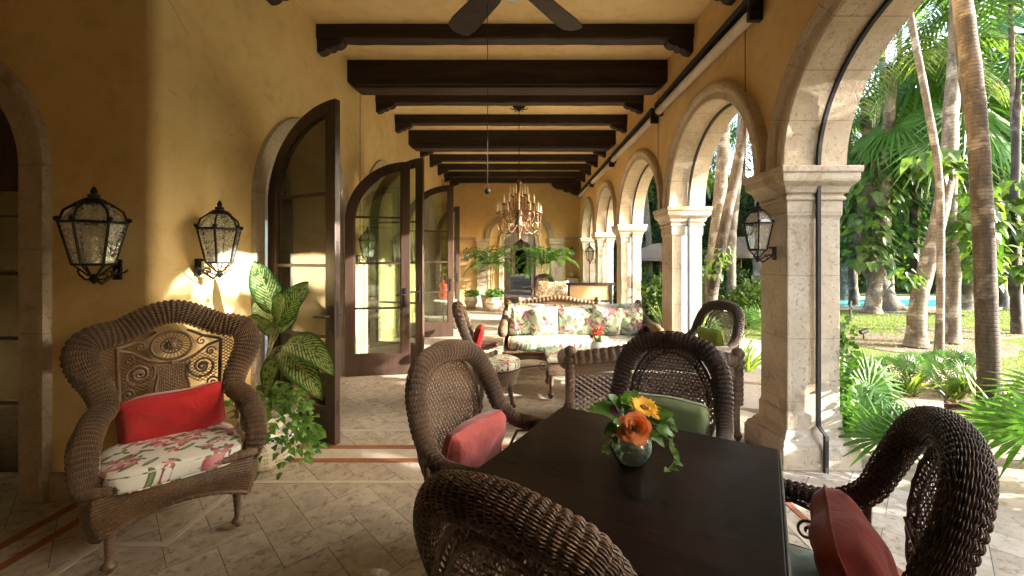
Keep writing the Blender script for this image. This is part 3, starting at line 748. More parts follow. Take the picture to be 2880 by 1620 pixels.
# ---- door leaves
def door_leaf(label, hinge, d, w, H, zs, mirror=False, st=.11):
    """leaf from hinge along local +x; arch rises from hinge side to the free stile"""
    t = thing('arched_door', label, 'door', (*hinge, 0.008), math.atan2(d[1], d[0]), 'open arched glass doors')
    n = 22; ph = [PI/2*i/(n-1) for i in range(n)]
    o = [(0,0)] + [(w-w*math.cos(p), zs+(H-zs)*math.sin(p)) for p in ph] + [(w,0)]
    ai, bi = w-st, H-zs-st; pm = math.acos(st/ai)
    i_ = [(st,.27)] + [(w-ai*math.cos(p/(PI/2)*pm), zs+bi*math.sin(p/(PI/2)*pm)) for p in ph] + [(w-st,.27)]
    f = MB(); f.ring(o, i_, 'y', -.026, .026, closed=True); fr = f.build('frame', M_DOOR, t, bevel=.004)
    bd = MB(); bd.ring([(a, b_) for a, b_ in i_], [(a+(.012 if a < w/2 else -.012), b_+(.012 if b_ < 1 else -.012)) for a, b_ in i_], 'y', -.016, .016); bd.build('bead', M_DOOR, fr)
    g = MB(); g.prism(i_, 'y', -.003, .003); g.build('glass', M_GLASS, t)
    mu = MB()
    for z in (.86, 1.44, 2.03): mu.bx(st*1.0, w-st, -.02, .02, z-.013, z+.013)
    mu.build('muntins', M_DOOR, t)
    h = MB()
    for s in (-1, 1):
        h.box((w-.055, s*.032, 1.0), (.04, .012, .24)); h.tube([(w-.055, s*.03, 1.03), (w-.055, s*.075, 1.03), (w-.09, s*.08, 1.03), (w-.17, s*.078, 1.025)], .010, 8)
        h.box((w-.055, s*.034, .90), (.03, .02, .03))
    h.box((w+.001, 0, 1.0), (.004, .026, .3)); h.box((w+.001, 0, .3), (.004, .02, .12)); h.box((w+.001, 0, 1.6), (.004, .02, .08))
    h.build('handle', M_IRON, t, bevel=.003)
    return t
door_leaf('nearest open arched glass door, behind the tall potted plant', (-2.235, 3.69), (.90, -.425), .84, 2.78, 1.98)
door_leaf('open arched glass door with a lantern seen through it, swung square to the wall', (-2.235, 5.27), (.985, .17), .80, 2.76, 1.98)
door_leaf('open glass door edge-on just right of the square-swung door', (-2.235, 6.16), (.96, -.28), .88, 2.94, 2.10)
door_leaf('open arched glass door with a marble table seen through it', (-2.235, 7.84), (.98, .2), .95, 2.93, 2.10)
door_leaf('farthest open dark door, a narrow strip before the end wall', (-2.235, 10.9), (.9, .2), .62, 2.9, 2.10)
# ------------------------------------------------------------------ wicker pieces
def clip_lines(inside, x0, x1, z0, z1, step, dirs, n=70):
    """line segments of a lattice clipped to inside(x,z)"""
    segs = []
    D = math.hypot(x1-x0, z1-z0)
    for a in dirs:
        dx, dz = math.cos(a), math.sin(a); px, pz = -dz, dx
        cx, cz = (x0+x1)/2, (z0+z1)/2
        k = -D/2
        while k < D/2:
            cur = []
            for i in range(n+1):
                t = -D/2 + D*i/n; x = cx+px*k+dx*t; z = cz+pz*k+dz*t
                if inside(x, z): cur.append((x, z))
                else:
                    if len(cur) > 1: segs.append(cur)
                    cur = []
            if len(cur) > 1: segs.append(cur)
            k += step
    return segs
def wick_leg(mb, top, foot, r0=.026, r1=.017):
    top, foot = Vector(top), Vector(foot)
    pts = [top.lerp(foot, t) for t in np.linspace(0, 1, 24)]
    rr = [r0 + (r1-r0)*t*1.1 + .0018*math.sin(i*2.4) for i, t in enumerate(np.linspace(0, 1, 24))]
    rr[-6:] = [.026, .034, .036, .030, .019, .013]
    mb.tube(pts, rr, 10)

def dining_chair(mat, label, nm='wicker_chair', group='oval backed wicker chairs at the dining table'):
    t = thing(nm, label, 'chair', (0,0,0), 0, group)
    half = [(-.255,.235,.60,.030),(-.285,.20,.632,.038),(-.305,.10,.652,.042),(-.315,-.02,.648,.042),(-.31,-.13,.655,.044),(-.295,-.225,.72,.050),(-.285,-.275,.82,.056),(-.262,-.315,.92,.058),(-.205,-.345,1.0,.060),(-.115,-.365,1.035,.060)]
    pts = half + [(0,-.37,1.05,.060)] + [(-x,y,z,r) for x,y,z,r in half[::-1]]
    pts = [(x, y, z, r*.87) for x, y, z, r in pts]
    m = MB(); oroll(m, pts, .055, stake=.024, flat=.9, rib=.0065); m.build('back_roll', [mat, M_GAPSHADE], t, smooth=True)
    ca, cz, rx, rz_ = 0, .70, .242, .325
    def ysurf(x, z): return -.30 - .07*(z-.6) - .05 + .9*x*x*.55
    inside = lambda x, z: (x/rx)**2 + ((z-cz)/rz_)**2 < 1 and z > .46
    m = MB()
    for sgm in clip_lines(inside, -.25, .25, .4, 1.03, .019, (0., PI/3, 2*PI/3), 40):
        if len(sgm) < 3: sgm = [sgm[0], sgm[-1]]
        m.tube([(x, ysurf(x, z)+random.uniform(-.002,.002), z) for x, z in sgm[::2]+[sgm[-1]]], .0031, 4, caps=False)
    m.build('cane_panel', mat, t)
    m = MB()
    ring_ = [(rx*math.cos(a)*1.0, ysurf(rx*math.cos(a), 0.7+rz_*math.sin(a)), cz+rz_*math.sin(a)) for a in np.linspace(-.9, PI+.9, 60)]
    m.tube(ring_, [.0095+.002*math.sin(i*2.2) for i in range(60)], 8)
    r2 = [(x*.84, ysurf(x*.84, z), cz+(z-cz)*.84) for x, y, z in ring_]; m.tube(r2, .006, 6)
    for i in range(0, 58):
        p, q = Vector(ring_[i]), Vector(r2[i]); mid = (p+q)/2 + Vector((0,.006,0)); d = (Vector(ring_[i+1])-p)*.8
        m.tube([q, mid-d*.6, p, mid+d*.6, q], .0034, 5)
    for s in (-1, 1):
        m.tube([(s*x, ysurf(s*x, .6)+.015, z) for x, z in ((.06,.46),(.07,.55),(.11,.62),(.17,.66),(.215,.70))], .007, 6)
        m.tube(spiral((s*.13, ysurf(.13,.56)+.02, .57), .052, 1.6, (s,0,0), (0,0,1), -.8), .0065, 6)
        m.tube(spiral((s*.16, ysurf(.16,.66)+.015, .655), .036, 1.5, (s,0,0), (0,0,1), 1.2), .005, 6)
    m.build('scroll_work', mat, t)
    # seat
    def apron(u, v):
        a = 2*PI*u; k = 1/np.maximum(np.abs(np.cos(a))**2.6 + np.abs(np.sin(a))**2.6, .2)**(1/2.6)
        r = (.262 - .03*v)
        return np.stack([r*k*np.cos(a)*1.04, r*k*np.sin(a)*1.0, .435 - .13*v - .03*np.sin(4*a)**2*v], -1)
    m = MB(); wsurf(m, apron, 84, 8, .004); m.build('seat_apron', mat, t, smooth=True)
    m = MB(); pr = [apron(np.array(u), np.array(0.)) for u in np.linspace(0, 1, 48, endpoint=False)]; wroll(m, [tuple(p) for p in pr], .02, .018, .008, .002, closed=True); m.build('seat_rim', mat, t, smooth=True)
    m = MB(); m.add([(0,0,.432)]+[tuple(p*np.array([.98,.98,1])) for p in pr], [(0, i+1, (i+1)%48+1) for i in range(48)]); m.build('seat', mat, t)
    for sx, sy in ((-1,1),(1,1),(-1,-1),(1,-1)):
        m = MB(); wick_leg(m, (sx*.21, sy*.20, .40), (sx*.235, sy*.235, .012)); m.build('leg', mat, t, smooth=True)
    m = MB(); m.tube([(-.21,-.2,.17),(0,0,.19),(.21,.2,.17)], .009, 6); m.tube([(.21,-.2,.17),(0,0,.19),(-.21,.2,.17)], .009, 6); m.build('stretcher', mat, t)
    for s in (-1, 1):
        m = MB(); m.tube([(s*.255,.235,.43),(s*.275,.225,.53),(s*.285,.21,.61)], .016, 8)
        m.tube([(s*.26,-.2,.42),(s*.285,-.22,.56),(s*.29,-.225,.68)], .015, 8)
        m.tube(spiral((s*.285,.12,.535), .055, 1.6, (0,1,0), (0,0,1), .4), .0062, 6)
        m.tube([(s*.27,.17,.44),(s*.285,.10,.60),(s*.29,0,.625),(s*.29,-.1,.60),(s*.28,-.17,.46)], .008, 6)
        m.tube(spiral((s*.285,-.05,.53), .04, 1.5, (0,-1,0), (0,0,1), .6), .0055, 6)
        m.build('arm_support', mat, t)
    return t
# dining set: square table turned 30 degrees
TC = Vector((.373, 1.585, 0)); TA = math.atan2(-.51, .806); TX = Vector((math.cos(TA), math.sin(TA), 0)); TY = Vector((-TX.y, TX.x, 0)); TS = .954
TS0, TS = TS, .935
tb = thing('dining_table', 'square dark wooden dining table with a pale right edge, in the foreground', 'table', (.377, 1.468, 0), R(-30.6))
m = MB(); m.box((0,0,.735), (TS, TS, .03)); m.build('tabletop', M_PLANK, tb, bevel=.004)
m = MB(); m.bx(TS/2+.001, TS/2+.009, -TS/2, TS/2, .714, .747); m.build('edge_band', M_TEDGE, tb, bevel=.003)
m = MB(); m.ring([(-.40,-.40),(.40,-.40),(.40,.40),(-.40,.40)], [(-.38,-.38),(.38,-.38),(.38,.38),(-.38,.38)], 'z', .62, .7195); m.build('apron', M_TABLE, tb)
for sx in (-1, 1):
    for sy in (-1, 1):
        m = MB(); m.lathe([(.0,0),(.022,0),(.028,.04),(.02,.1),(.03,.3),(.036,.5),(.026,.55),(.038,.6),(.038,.7195),(0,.7195)], (sx*.37, sy*.37, 0), 14); m.build('leg', M_TABLE, tb, smooth=True)
def tpt(a, b, z=0): return TC + TX*a + TY*b + Vector((0,0,z))
OFF = TS0/2 + .085
c1 = dining_chair(M_WICK, 'oval-backed wicker chair at the left side of the table, sunlit cane panel and pink-red cushion')
p = tpt(-OFF-.0, .03); c1.location = p; c1.rotation_euler.z = facing(*(TX.x, TX.y))
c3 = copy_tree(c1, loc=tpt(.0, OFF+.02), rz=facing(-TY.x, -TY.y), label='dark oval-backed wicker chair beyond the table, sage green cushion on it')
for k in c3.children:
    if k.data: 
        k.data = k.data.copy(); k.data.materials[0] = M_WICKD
c2 = copy_tree(c1, loc=tpt(.065, -OFF+.03), rz=facing(TY.x, TY.y), label='big oval-backed wicker chair in the foreground with its back to the viewer')
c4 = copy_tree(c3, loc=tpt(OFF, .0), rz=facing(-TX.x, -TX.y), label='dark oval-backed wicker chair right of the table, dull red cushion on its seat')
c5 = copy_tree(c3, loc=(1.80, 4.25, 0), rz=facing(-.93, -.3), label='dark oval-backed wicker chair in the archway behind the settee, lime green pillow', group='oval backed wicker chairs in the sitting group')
c5.scale = (.97,)*3
for c_ in (c1, c3, c4): c_.scale = (.95, .95, .985)
c2.scale = (.88, .93, .965)

def pillow(name, mat, label, w, h, d, loc, rot, cat='cushion', group=None, puff=.5, n=22, boxy=False, seed=0):
    """cushion: local x width, z height, y thickness"""
    u = np.linspace(-1, 1, n); U, V = np.meshgrid(u, u, indexing='ij')
    rng = np.random.default_rng(seed)
    if boxy:
        th = np.minimum(1, ((1-np.abs(U)**9)*(1-np.abs(V)**9)))**.35
        X = U*w/2; Z = V*h/2
    else:
        th = ((1-U**4)*(1-V**4))**puff; cr = 1-.075*(U*V)**4; X = U*w/2*cr*(1-.05*(1-V**2)); Z = V*h/2*cr*(1-.05*(1-U**2)) + .006*np.sin(4*U+seed)
    ph = rng.uniform(0, 6, 4)
    wr = .09*np.sin(3*U+ph[0])*np.sin(2.5*V+ph[1]) + .05*np.sin(7*U+4*V+ph[2]) + .03*np.sin(5*V-9*U+ph[3])
    f = np.stack([X, d/2*th*(1+wr), Z], -1); b_ = np.stack([X, -d/2*th*(1+wr), Z], -1)
    m = MB(); m.grid(f, flip=False); m.grid(b_, flip=True)
    e = [(X[i,0], 0, Z[i,0]) for i in range(n)] + [(X[-1,j], 0, Z[-1,j]) for j in range(1, n)] + [(X[i,-1], 0, Z[i,-1]) for i in range(n-2, -1, -1)] + [(X[0,j], 0, Z[0,j]) for j in range(n-2, 0, -1)]
    o = m.build(name, mat, smooth=True)
    if not boxy: MB().tube(e, .0035, 6, closed=True).build('piping', mat, o)
    o.location = loc; o.rotation_euler = rot
    return tag(o, label, cat, group)
def slab(name, mat, label, w, l, h, loc, rz, group=None, round_=.0, seed=0, shape='sq', cat='cushion'):
    """seat cushion lying flat: local x,y plan, z thickness (origin at bottom)"""
    n = 30; a = np.linspace(0, 2*PI, 64, endpoint=False); ex = 5. if shape == 'sq' else 2.
    k = 1/(np.abs(np.cos(a))**ex + np.abs(np.sin(a))**ex)**(1/ex)
    rows = []
    prof = [(0.0,.02),(.5,.0),(.93,.0),(.985,.1),(1.0,.3),(1.0,.7),(.985,.88),(.95,.97),(.85,1.03),(.6,1.10),(.3,1.13),(.0,1.13)]
    rng = np.random.default_rng(seed); p0 = rng.uniform(0, 6, 3)
    for r, z in prof:
        rows.append(np.stack([w/2*r*k*np.cos(a), l/2*r*k*np.sin(a), h*z + (z > .9)*.006*np.sin(3*a+p0[0])*r], -1))
    m = MB(); m.grid(np.array(rows), cv=True, flip=True); o = m.build(name, mat, smooth=True)
    for z in (.1, .88):
        MB().tube([(w/2*.99*k_*math.cos(q), l/2*.99*k_*math.sin(q), h*z) for q, k_ in zip(a[::2], k[::2])], .0035, 6, closed=True).build('piping', mat, o)
    o.location = loc; o.rotation_euler = (0,0,rz)
    return tag(o, label, cat, group)
def on_chair(c, x, y, z):
    return c.location + Matrix.Rotation(c.rotation_euler.z, 3, 'Z') @ Vector((x*c.scale[0], y*c.scale[0], z*c.scale[0]))
for c, lab, mt in ((c1, 'seafoam seat cushion under the pink-red cushion of the left chair', M_SEAF), (c2, 'seat cushion of the foreground chair, hidden behind its back', M_SEAF), (c3, 'seat cushion under the sage green cushion', M_SEAF), (c4, 'seafoam seat cushion of the right chair, at the bottom edge', M_SEAF)):
    slab('seat_cushion', mt, lab, .47, .47, .06, on_chair(c, 0, .0, .447), c.rotation_euler.z, 'seafoam seat cushions of the dining chairs')
Z1 = c1.rotation_euler.z
pillow('bolster_cushion', M_PINK, 'faded pink-red cushion with a sun patch, on the left dining chair', .42, .27, .15, on_chair(c1, -.02, -.19, .62), (R(-14), 0, Z1), seed=1, puff=.35)
pillow('back_cushion', M_GREEN, 'sage green cushion on the chair beyond the table', .46, .30, .13, on_chair(c3, 0, -.17, .66), (R(-13), 0, c3.rotation_euler.z), seed=2, puff=.3)
pillow('back_cushion', M_REDF, 'dull red cushion propped on the right dining chair', .42, .36, .17, on_chair(c4, .02, -.17, .60), (R(-24), 0, c4.rotation_euler.z), seed=3, puff=.4)
pillow('throw_pillow', M_GREEN2, 'lime green pillow on the wicker chair in the archway', .34, .34, .13, on_chair(c5, 0, -.21, .64), (R(-12), 0, c5.rotation_euler.z), seed=4, puff=.4)

# ---- ornate armchair at the left
A = thing('wicker_armchair', 'large ornate wicker armchair with a scrolled rolled back, left foreground', 'armchair', (-1.954, 2.338, 0), facing(.68, -.73)); A.scale = (.93, .95, .985)
half = [(-.335,.28,.37,.036),(-.355,.29,.43,.048),(-.37,.27,.52,.056),(-.37,.19,.61,.062),(-.35,.09,.665,.060),(-.335,.01,.69,.060),(-.305,-.07,.72,.060),(-.335,-.14,.81,.068),(-.385,-.18,.90,.074),(-.41,-.21,.99,.078),(-.385,-.24,1.055,.076),(-.325,-.26,1.085,.073),(-.25,-.28,1.10,.071),(-.17,-.295,1.14,.071),(-.085,-.305,1.18,.071)]
pts = half + [(0,-.31,1.195,.071)] + [(-x,y,z,r) for x,y,z,r in half[::-1]]
m = MB(); oroll(m, pts, .066, stake=.026, strand=.0092, w=.0064, flat=.85, rib=.011, amp=.0014); m.build('back_roll', [M_WICKG, M_GAPSHADE], A, smooth=True)
ya = lambda x, z: -.235 - .12*(z-.45) + .25*x*x
m = MB()
RP = .0085
def at2(l): return [(x, ya(x, z), z) for x, z in l]
m.tube(at2([(.105*math.cos(a), .985+.085*math.sin(a)) for a in np.linspace(0, 2*PI, 30, endpoint=False)]), .009, 8, closed=True)
for k in range(26):
    a = 2*PI*k/26; m.tube(at2([(.028*math.cos(a), .985+.022*math.sin(a)), (.1*math.cos(a+.25), .985+.08*math.sin(a+.25))]), .0022, 4)
for k in range(16):
    a = 2*PI*k/16; m.tube(at2([(.02*math.cos(a), .985+.016*math.sin(a)), (.056*math.cos(a), .985+.045*math.sin(a))]), .0055, 5)
m.tube(at2([(.055*math.cos(a), .985+.045*math.sin(a)) for a in np.linspace(0, 2*PI, 24, endpoint=False)]), .005, 6, closed=True)
m.ball((0, ya(0,.985)+.006, .985), .017, 10, 6)
m.build('sunburst_medallion', M_WICK, A, smooth=True)
m = MB()
for s in (-1, 1):
    m.tube(at2([(s*.245,.44),(s*.25,.7),(s*.262,1.0)]), .011, 8)
    m.tube(at2([(s*.26,.99),(s*.19,.965),(s*.12,.91),(s*.06,.885),(0,.88)]), .009, 8)
    m.tube(at2([(s*.26,1.0),(s*.16,1.03),(s*.08,1.075)]), .009, 8)
    m.tube(spiral((s*.16, ya(.16,.84), .835), .078, 2.0, (s,0,0), (0,0,1), 2.6), .0075, 7)
    m.tube(spiral((s*.16, ya(.16,.84), .835), .03, 1.2, (s,0,0), (0,0,1), .2), .0085, 7)
    m.tube(spiral((s*.205, ya(.2,.93), .925), .03, 1.4, (s,0,0), (0,0,1), 0), .006, 6)
    m.tube(spiral((s*.155, ya(.16,.99), .995), .026, 1.3, (s,0,0), (0,0,1), 1.5), .0055, 6)
    m.tube(spiral((s*.21, ya(.2,.72), .725), .035, 1.5, (s,0,0), (0,0,1), .5), .006, 6)
    m.tube(at2([(s*.075*1.05+s*.0, .86),(s*.07,.80),(s*.085,.74),(s*.09,.6),(s*.09,.44)]), .008, 6)
    m.tube([(s*.30, .27, .42),(s*.34, .22, .50),(s*.32, .10, .60),(s*.30,0,.66)], .009, 6)
    m.tube(spiral((s*.33,.10,.53), .07, 1.6, (0,1,0), (0,0,1), .3), .007, 6); m.tube(spiral((s*.32,-.06,.55), .055, 1.5, (0,-1,0), (0,0,1), .5), .007, 6)
m.build('scroll_work', M_WICK, A, smooth=True)
m = MB()
lat = lambda x, z: (abs(x) < .085 and .44 < z < .89 - .3*abs(x)) or (.075 < abs(x) < .245 and (abs(x)-.16)**2 + (z-.835)**2 > .035**2 and .5 < z < .95-.25*(.26-abs(x)) and (abs(x)-.16)**2 + (z-.835)**2 < .1**2) or (.262 < abs(x) < .34 - max(0, z-.98)*.8 and .55 < z < 1.05 and abs(x) < .25+.09*((z-.5)/.4))
for sgm in clip_lines(lat, -.36, .36, .42, 1.12, .0165, (R(35), R(145)), 90): m.tube(at2([sgm[0], sgm[-1]]), .0022, 4, caps=False)
for sgm in clip_lines(lambda x, z: abs(x) < .085 and .44 < z < .88, -.1, .1, .44, .9, .009, (R(90), 0), 20): m.tube(at2([sgm[0], sgm[-1]]), .0028, 4, caps=False)
m.build('open_lattice', M_WICK, A)
def apr(u, v):   # front + sides, u from left-back around front to right-back
    x = np.interp(u, [0,.28,.36,.64,.72,1], [-.36,-.37,-.33,.33,.37,.36]); y = np.interp(u, [0,.28,.36,.5,.64,.72,1], [-.22,.27,.335,.345,.335,.27,-.22])
    arch = .075*np.clip(1-((u-.5)/.15)**2, 0, 1) + .05*np.clip(1-((u-.14)/.12)**2, 0, 1) + .05*np.clip(1-((u-.86)/.12)**2, 0, 1)
    zt = .40 + .02*np.cos((u-.5)*PI*2); bulge = .025*np.sin(PI*v)
    L = np.sqrt(x*x+y*y)
    return np.stack([x*(1-.07*v+bulge/L), y*(1-.07*v+bulge/L), zt - v*(.225-arch)], -1)
m = MB(); wsurf(m, apr, 84, 14, .0042); m.build('seat_apron', M_WICKG, A, smooth=True)
m = MB(); wroll(m, [tuple(apr(np.array(u), np.array(0.))+np.array([0,0,.01])) for u in np.linspace(0.02, .98, 24)], .024, .02, .008, .003); wroll(m, [tuple(apr(np.array(u), np.array(1.))) for u in np.linspace(0.02, .98, 40)], .012, .02, .006, .002); m.build('seat_rim', M_WICKG, A, smooth=True)
m = MB(); m.prism([(-.34,-.25),(.34,-.25),(.35,.24),(.31,.32),(-.31,.32),(-.35,.24)], 'z', .36, .40); m.build('seat', M_WICK, A)
for sx, sy in ((-1,1),(1,1),(-1,-1),(1,-1)):
    m = MB(); wick_leg(m, (sx*.272, sy*.27 if sy > 0 else -.2, .24), (sx*.275, sy*.30 if sy > 0 else -.26, .014), .026, .018); m.build('leg', M_WICK, A, smooth=True)
sc_ = slab('seat_cushion', M_FLSEAT, 'white box cushion printed with a pink rose and grey-green leaves, on the ornate armchair', .58, .54, .095, on_chair(A, .01, .09, .415), A.rotation_euler.z+R(2), seed=5)
pillow('lumbar_cushion', M_RED, 'bright red rectangular cushion on the ornate armchair', .50, .29, .15, on_chair(A, .0, -.12, .64), (R(-14), R(4), A.rotation_euler.z), seed=6, puff=.28)

# ---- low wicker settee seen from behind (right of the centre)
def settee_frame(t, W, mat, hb, dp, roll=.045, lattice=True, wv=True):
    """front +y; back along -dp/2"""
    yb = -dp/2
    top = [(-W/2, yb, hb-.05, roll),(-W/4, yb-.02, hb+.0, roll*1.05),(0, yb-.03, hb+.05, roll*1.1),(W/4, yb-.02, hb+.0, roll*1.05),(W/2, yb, hb-.05, roll)]
    m = MB(); wroll(m, top, roll, .03, .011, .004, .006); m.build('back_roll', mat, t, smooth=True)
    for s in (-1, 1):
        m = MB(); wroll(m, [(s*W/2, yb, hb-.07, roll*.9),(s*(W/2+.02), yb+.15, hb-.12, roll),(s*(W/2+.03), 0, hb-.14, roll*1.1),(s*(W/2+.02), dp/2-.05, hb-.16, roll*1.25),(s*(W/2+.015), dp/2+.02, hb-.19, roll*1.1)], roll, .028, .011, .004, .006); m.build('arm_roll', mat, t, smooth=True)
        m = MB(); m.ball((s*W/2, yb-.0, hb+.01), .052, 14, 9); m.ball((s*W/2, yb, hb-.05), .06, 14, 8, (1,1,.6)); wroll(m, [(s*W/2, yb, hb-.05), (s*W/2, yb, hb/2+.15), (s*W/2, yb, .30)], .04, .02, .009, .003, .003); m.build('post', mat, t, smooth=True)
        for y in (yb, dp/2-.03):
            m = MB(); wick_leg(m, (s*(W/2-.02), y, .36), (s*(W/2), y, .014), .032, .02); m.build('leg', mat, t, smooth=True)
        m = MB(); wsurf(m, lambda u, v: np.stack([s*(W/2+.01)+0*u, yb + (dp-.02)*u, hb-.17-(hb-.17-.26)*v], -1), 30, 22, .004); m.build('arm_panel', mat, t, smooth=True)
    m = MB()
    wsurf(m, lambda u, v: np.stack([(u-.5)*(W-.02), yb-.02+0*u, hb-.04+.05*(1-(2*u-1)**2)-v*.14], -1), int(W/.018), 10, .004)
    m.build('woven_band', mat, t, smooth=True)
    m = MB()
    if lattice:
        for sgm in clip_lines(lambda x, z: abs(x) < W/2-.02 and .20 < z < hb-.17, -W/2, W/2, .2, hb-.15, .034, (R(33), R(147)), 160): m.tube([(sgm[0][0], yb-.012, sgm[0][1]), (sgm[-1][0], yb-.012, sgm[-1][1])], .0095, 5, caps=False)
    m.tube([(-W/2, yb-.01, hb-.17), (W/2, yb-.01, hb-.17)], .012, 8); m.tube([(-W/2, yb-.01, .2), (W/2, yb-.01, .2)], .012, 8)
    m.build('lattice_panel', mat, t)
    m = MB(); wsurf(m, lambda u, v: np.stack([(u-.5)*(W-.02), dp/2+0*u, .40-v*(.16-.05*np.clip(1-((u-.5)/.35)**2, 0, 1))], -1), int(W/.018), 11, .004); m.build('seat_apron', mat, t, smooth=True)
    m = MB(); m.bx(-W/2+.01, W/2-.01, yb, dp/2-.005, .36, .40); m.build('seat', mat, t)
G = thing('wicker_settee', 'low wicker settee seen from behind, lattice back panel and ball-topped post', 'settee', (1.11, 3.72, 0), facing(.06, 1))
settee_frame(G, 1.36, M_WICK, .72, .62, .055)
slab('seat_cushion', M_FLBH, 'floral seat cushion of the settee seen from behind', 1.28, .54, .10, (1.08, 3.73, .405), facing(.06, 1), seed=8)
# ---- low wicker ottoman table with floral top + tulip vase
O = thing('coffee_table', 'wicker coffee table with a floral covered top, between settee and sofa', 'table', (.80, 4.66, 0), 0)
m = MB(); rectmould(m, -.50, .50, -.28, .28, [(.0,.40),(.02,.405),(.025,.425),(.02,.445),(0,.45)]); m.build('tabletop', M_FLBH, O, bevel=.005)
m = MB(); wsurf(m, lambda u, v: np.stack([np.interp(u,[0,.25,.5,.75,1],[-.5,.5,.5,-.5,-.5]), np.interp(u,[0,.25,.5,.75,1],[-.28,-.28,.28,.28,-.28]), .40-.13*v], -1), 100, 9, .004); m.build('apron', M_WICK, O, smooth=True)
for sx in (-1,1):
    for sy in (-1,1):
        m = MB(); wick_leg(m, (sx*.47, sy*.25, .3), (sx*.48, sy*.26, .014)); m.build('leg', M_WICK, O, smooth=True)
# ---- floral sofa
S = thing('floral_sofa', 'wide wicker-framed sofa with a floral back and five floral pillows', 'sofa', (.735, 5.45, 0), facing(0, -1))
W = 1.86
for s in (-1, 1):
    m = MB(); wroll(m, [(s*(W/2), -.34, .82, .035),(s*(W/2+.02), -.22, .70, .045),(s*(W/2+.03), .05, .64, .05),(s*(W/2+.03), .30, .625, .058),(s*(W/2+.03),.385,.61,.055)], .05, .028, .011, .004, .005); m.build('arm_roll', M_WICKG, S, smooth=True)
    m = MB(); m.ball((s*(W/2+.03), .41, .61), .062, 14, 9); m.build('arm_knob', M_WICKG, S, smooth=True); m = MB(); m.ball((s*(W/2-.01), -.37, .88), .055, 14, 9); m.tube([(s*(W/2), -.36, .86), (s*(W/2), -.36, .3)], .03, 12); m.build('post', M_WICKG, S, smooth=True)
    m = MB(); wsurf(m, lambda u, v: np.stack([s*(W/2+.02)+0*u, -.34+.7*u, .60-.36*v], -1), 30, 24, .004); m.build('arm_panel', M_WICKG, S, smooth=True)
    for y in (-.34, .36):
        m = MB(); wick_leg(m, (s*(W/2), y, .36), (s*(W/2+.01), y, .014), .032, .02); m.build('leg', M_WICKG, S, smooth=True)
m = MB(); wsurf(m, lambda u, v: np.stack([(u-.5)*W, .375+0*u, .35-v*(.14-.06*np.abs(np.sin(u*3*PI)))], -1), 80, 9, .004); wroll(m, [(-W/2,.38,.355),(0,.38,.355),(W/2,.38,.355)], .016, .02, .007, .002)
m.build('seat_apron', M_WICKG, S, smooth=True)
m = MB()
for k in range(6):
    x = -W/2 + .16 + k*(W-.32)/5; m.tube(spiral((x, .375, .20), .055, 1.6, (1,0,0), (0,0,1), k), .006, 6)
m.tube([(W/2*math.cos(a), .37, .09+.12*math.sin(a)) for a in np.linspace(PI*.9, PI*.1, 20)], .01, 6); m.build('scroll_work', M_WICKG, S)
m = MB(); m.bx(-W/2, W/2, -.36, .37, .30, .36); m.bx(-W/2+.01, W/2-.01, -.39, -.36, .3, .80); m.build('seat', M_WICKG, S)
def upb(u, v):
    z = .44 + .44*u; return None
nb = 40
x_ = np.linspace(-W/2+.02, W/2-.02, nb); rows = []
for z, y in ((.40,-.24),(.5,-.225),(.65,-.24),(.78,-.26),(.85,-.285),(.875,-.33),(.865,-.385),(.80,-.41),(.5,-.40)):
    rows.append(np.stack([x_, y + .010*np.cos(x_*9), z - .012*np.cos(x_*3.3)*(z > .7)], -1))
m = MB(); m.grid(np.array(rows), flip=True); m.build('upholstered_back', M_FLB, S, smooth=True)
slab('seat_cushion', M_FLBH, 'long orchid print seat cushion of the wide sofa', W-.06, .62, .115, (.735, 5.36, .362), PI, seed=9)
pos = [(-.72, .33, .40, 6), (-.42, .38, .42, -4), (0.0, .50, .40, 2), (.40, .42, .42, 5), (.74, .36, .40, -8)]
lb = ['leftmost orchid print pillow on the wide sofa', 'square orchid print pillow, second from the left on the wide sofa', 'widest orchid print pillow in the middle of the sofa', 'orchid print pillow right of the sofa middle, partly in shade', 'rightmost orchid print pillow against the sofa arm']
for i, (dx, w_, h_, rr) in enumerate(pos):
    pillow('sofa_pillow', M_FLB, lb[i], w_, h_, .17, (.735+dx, 5.56-(.05 if i in (1, 3) else 0), .48+h_/2-.02), (R(14), R(rr), R(dx*-10)), group='orchid print pillows on the sofa', seed=20+i, puff=.4)
# ---- side chair seen in profile
F = thing('wicker_side_chair', 'high narrow-backed wicker chair in profile, red cushion and floral seat', 'chair', (-.25, 4.22, 0), facing(.99, .06))
half = [(-.17,.02,.60,.02),(-.205,-.10,.56,.028),(-.215,-.20,.58,.034),(-.21,-.27,.70,.042),(-.19,-.33,.85,.048),(-.12,-.38,.98,.05)]
m = MB(); wroll(m, half + [(0,-.395,1.02,.052)] + [(-x,y,z,r) for x,y,z,r in half[::-1]], .045, .024, .0095, .0042, .004); m.build('back_roll', M_WICK, F, smooth=True)
m = MB(); wsurf(m, lambda u, v: np.stack([(u-.5)*.34*(1-.35*v**3), -.24-.125*v+.3*((u-.5)*.34)**2, .42+.54*v], -1), 20, 34, .003); m.build('back_panel', M_WICK, F, smooth=True)
m = MB(); wsurf(m, lambda u, v: np.stack([(.25-.05*v)*np.cos(2*PI*u), (.25-.05*v)*np.sin(2*PI*u), .40-.15*v], -1), 70, 10, .004); m.build('seat_apron', M_WICK, F, smooth=True)
m = MB(); m.lathe([(0,.36),(.24,.36),(.25,.395),(0,.40)], (0,0,0), 30); m.build('seat', M_WICK, F)
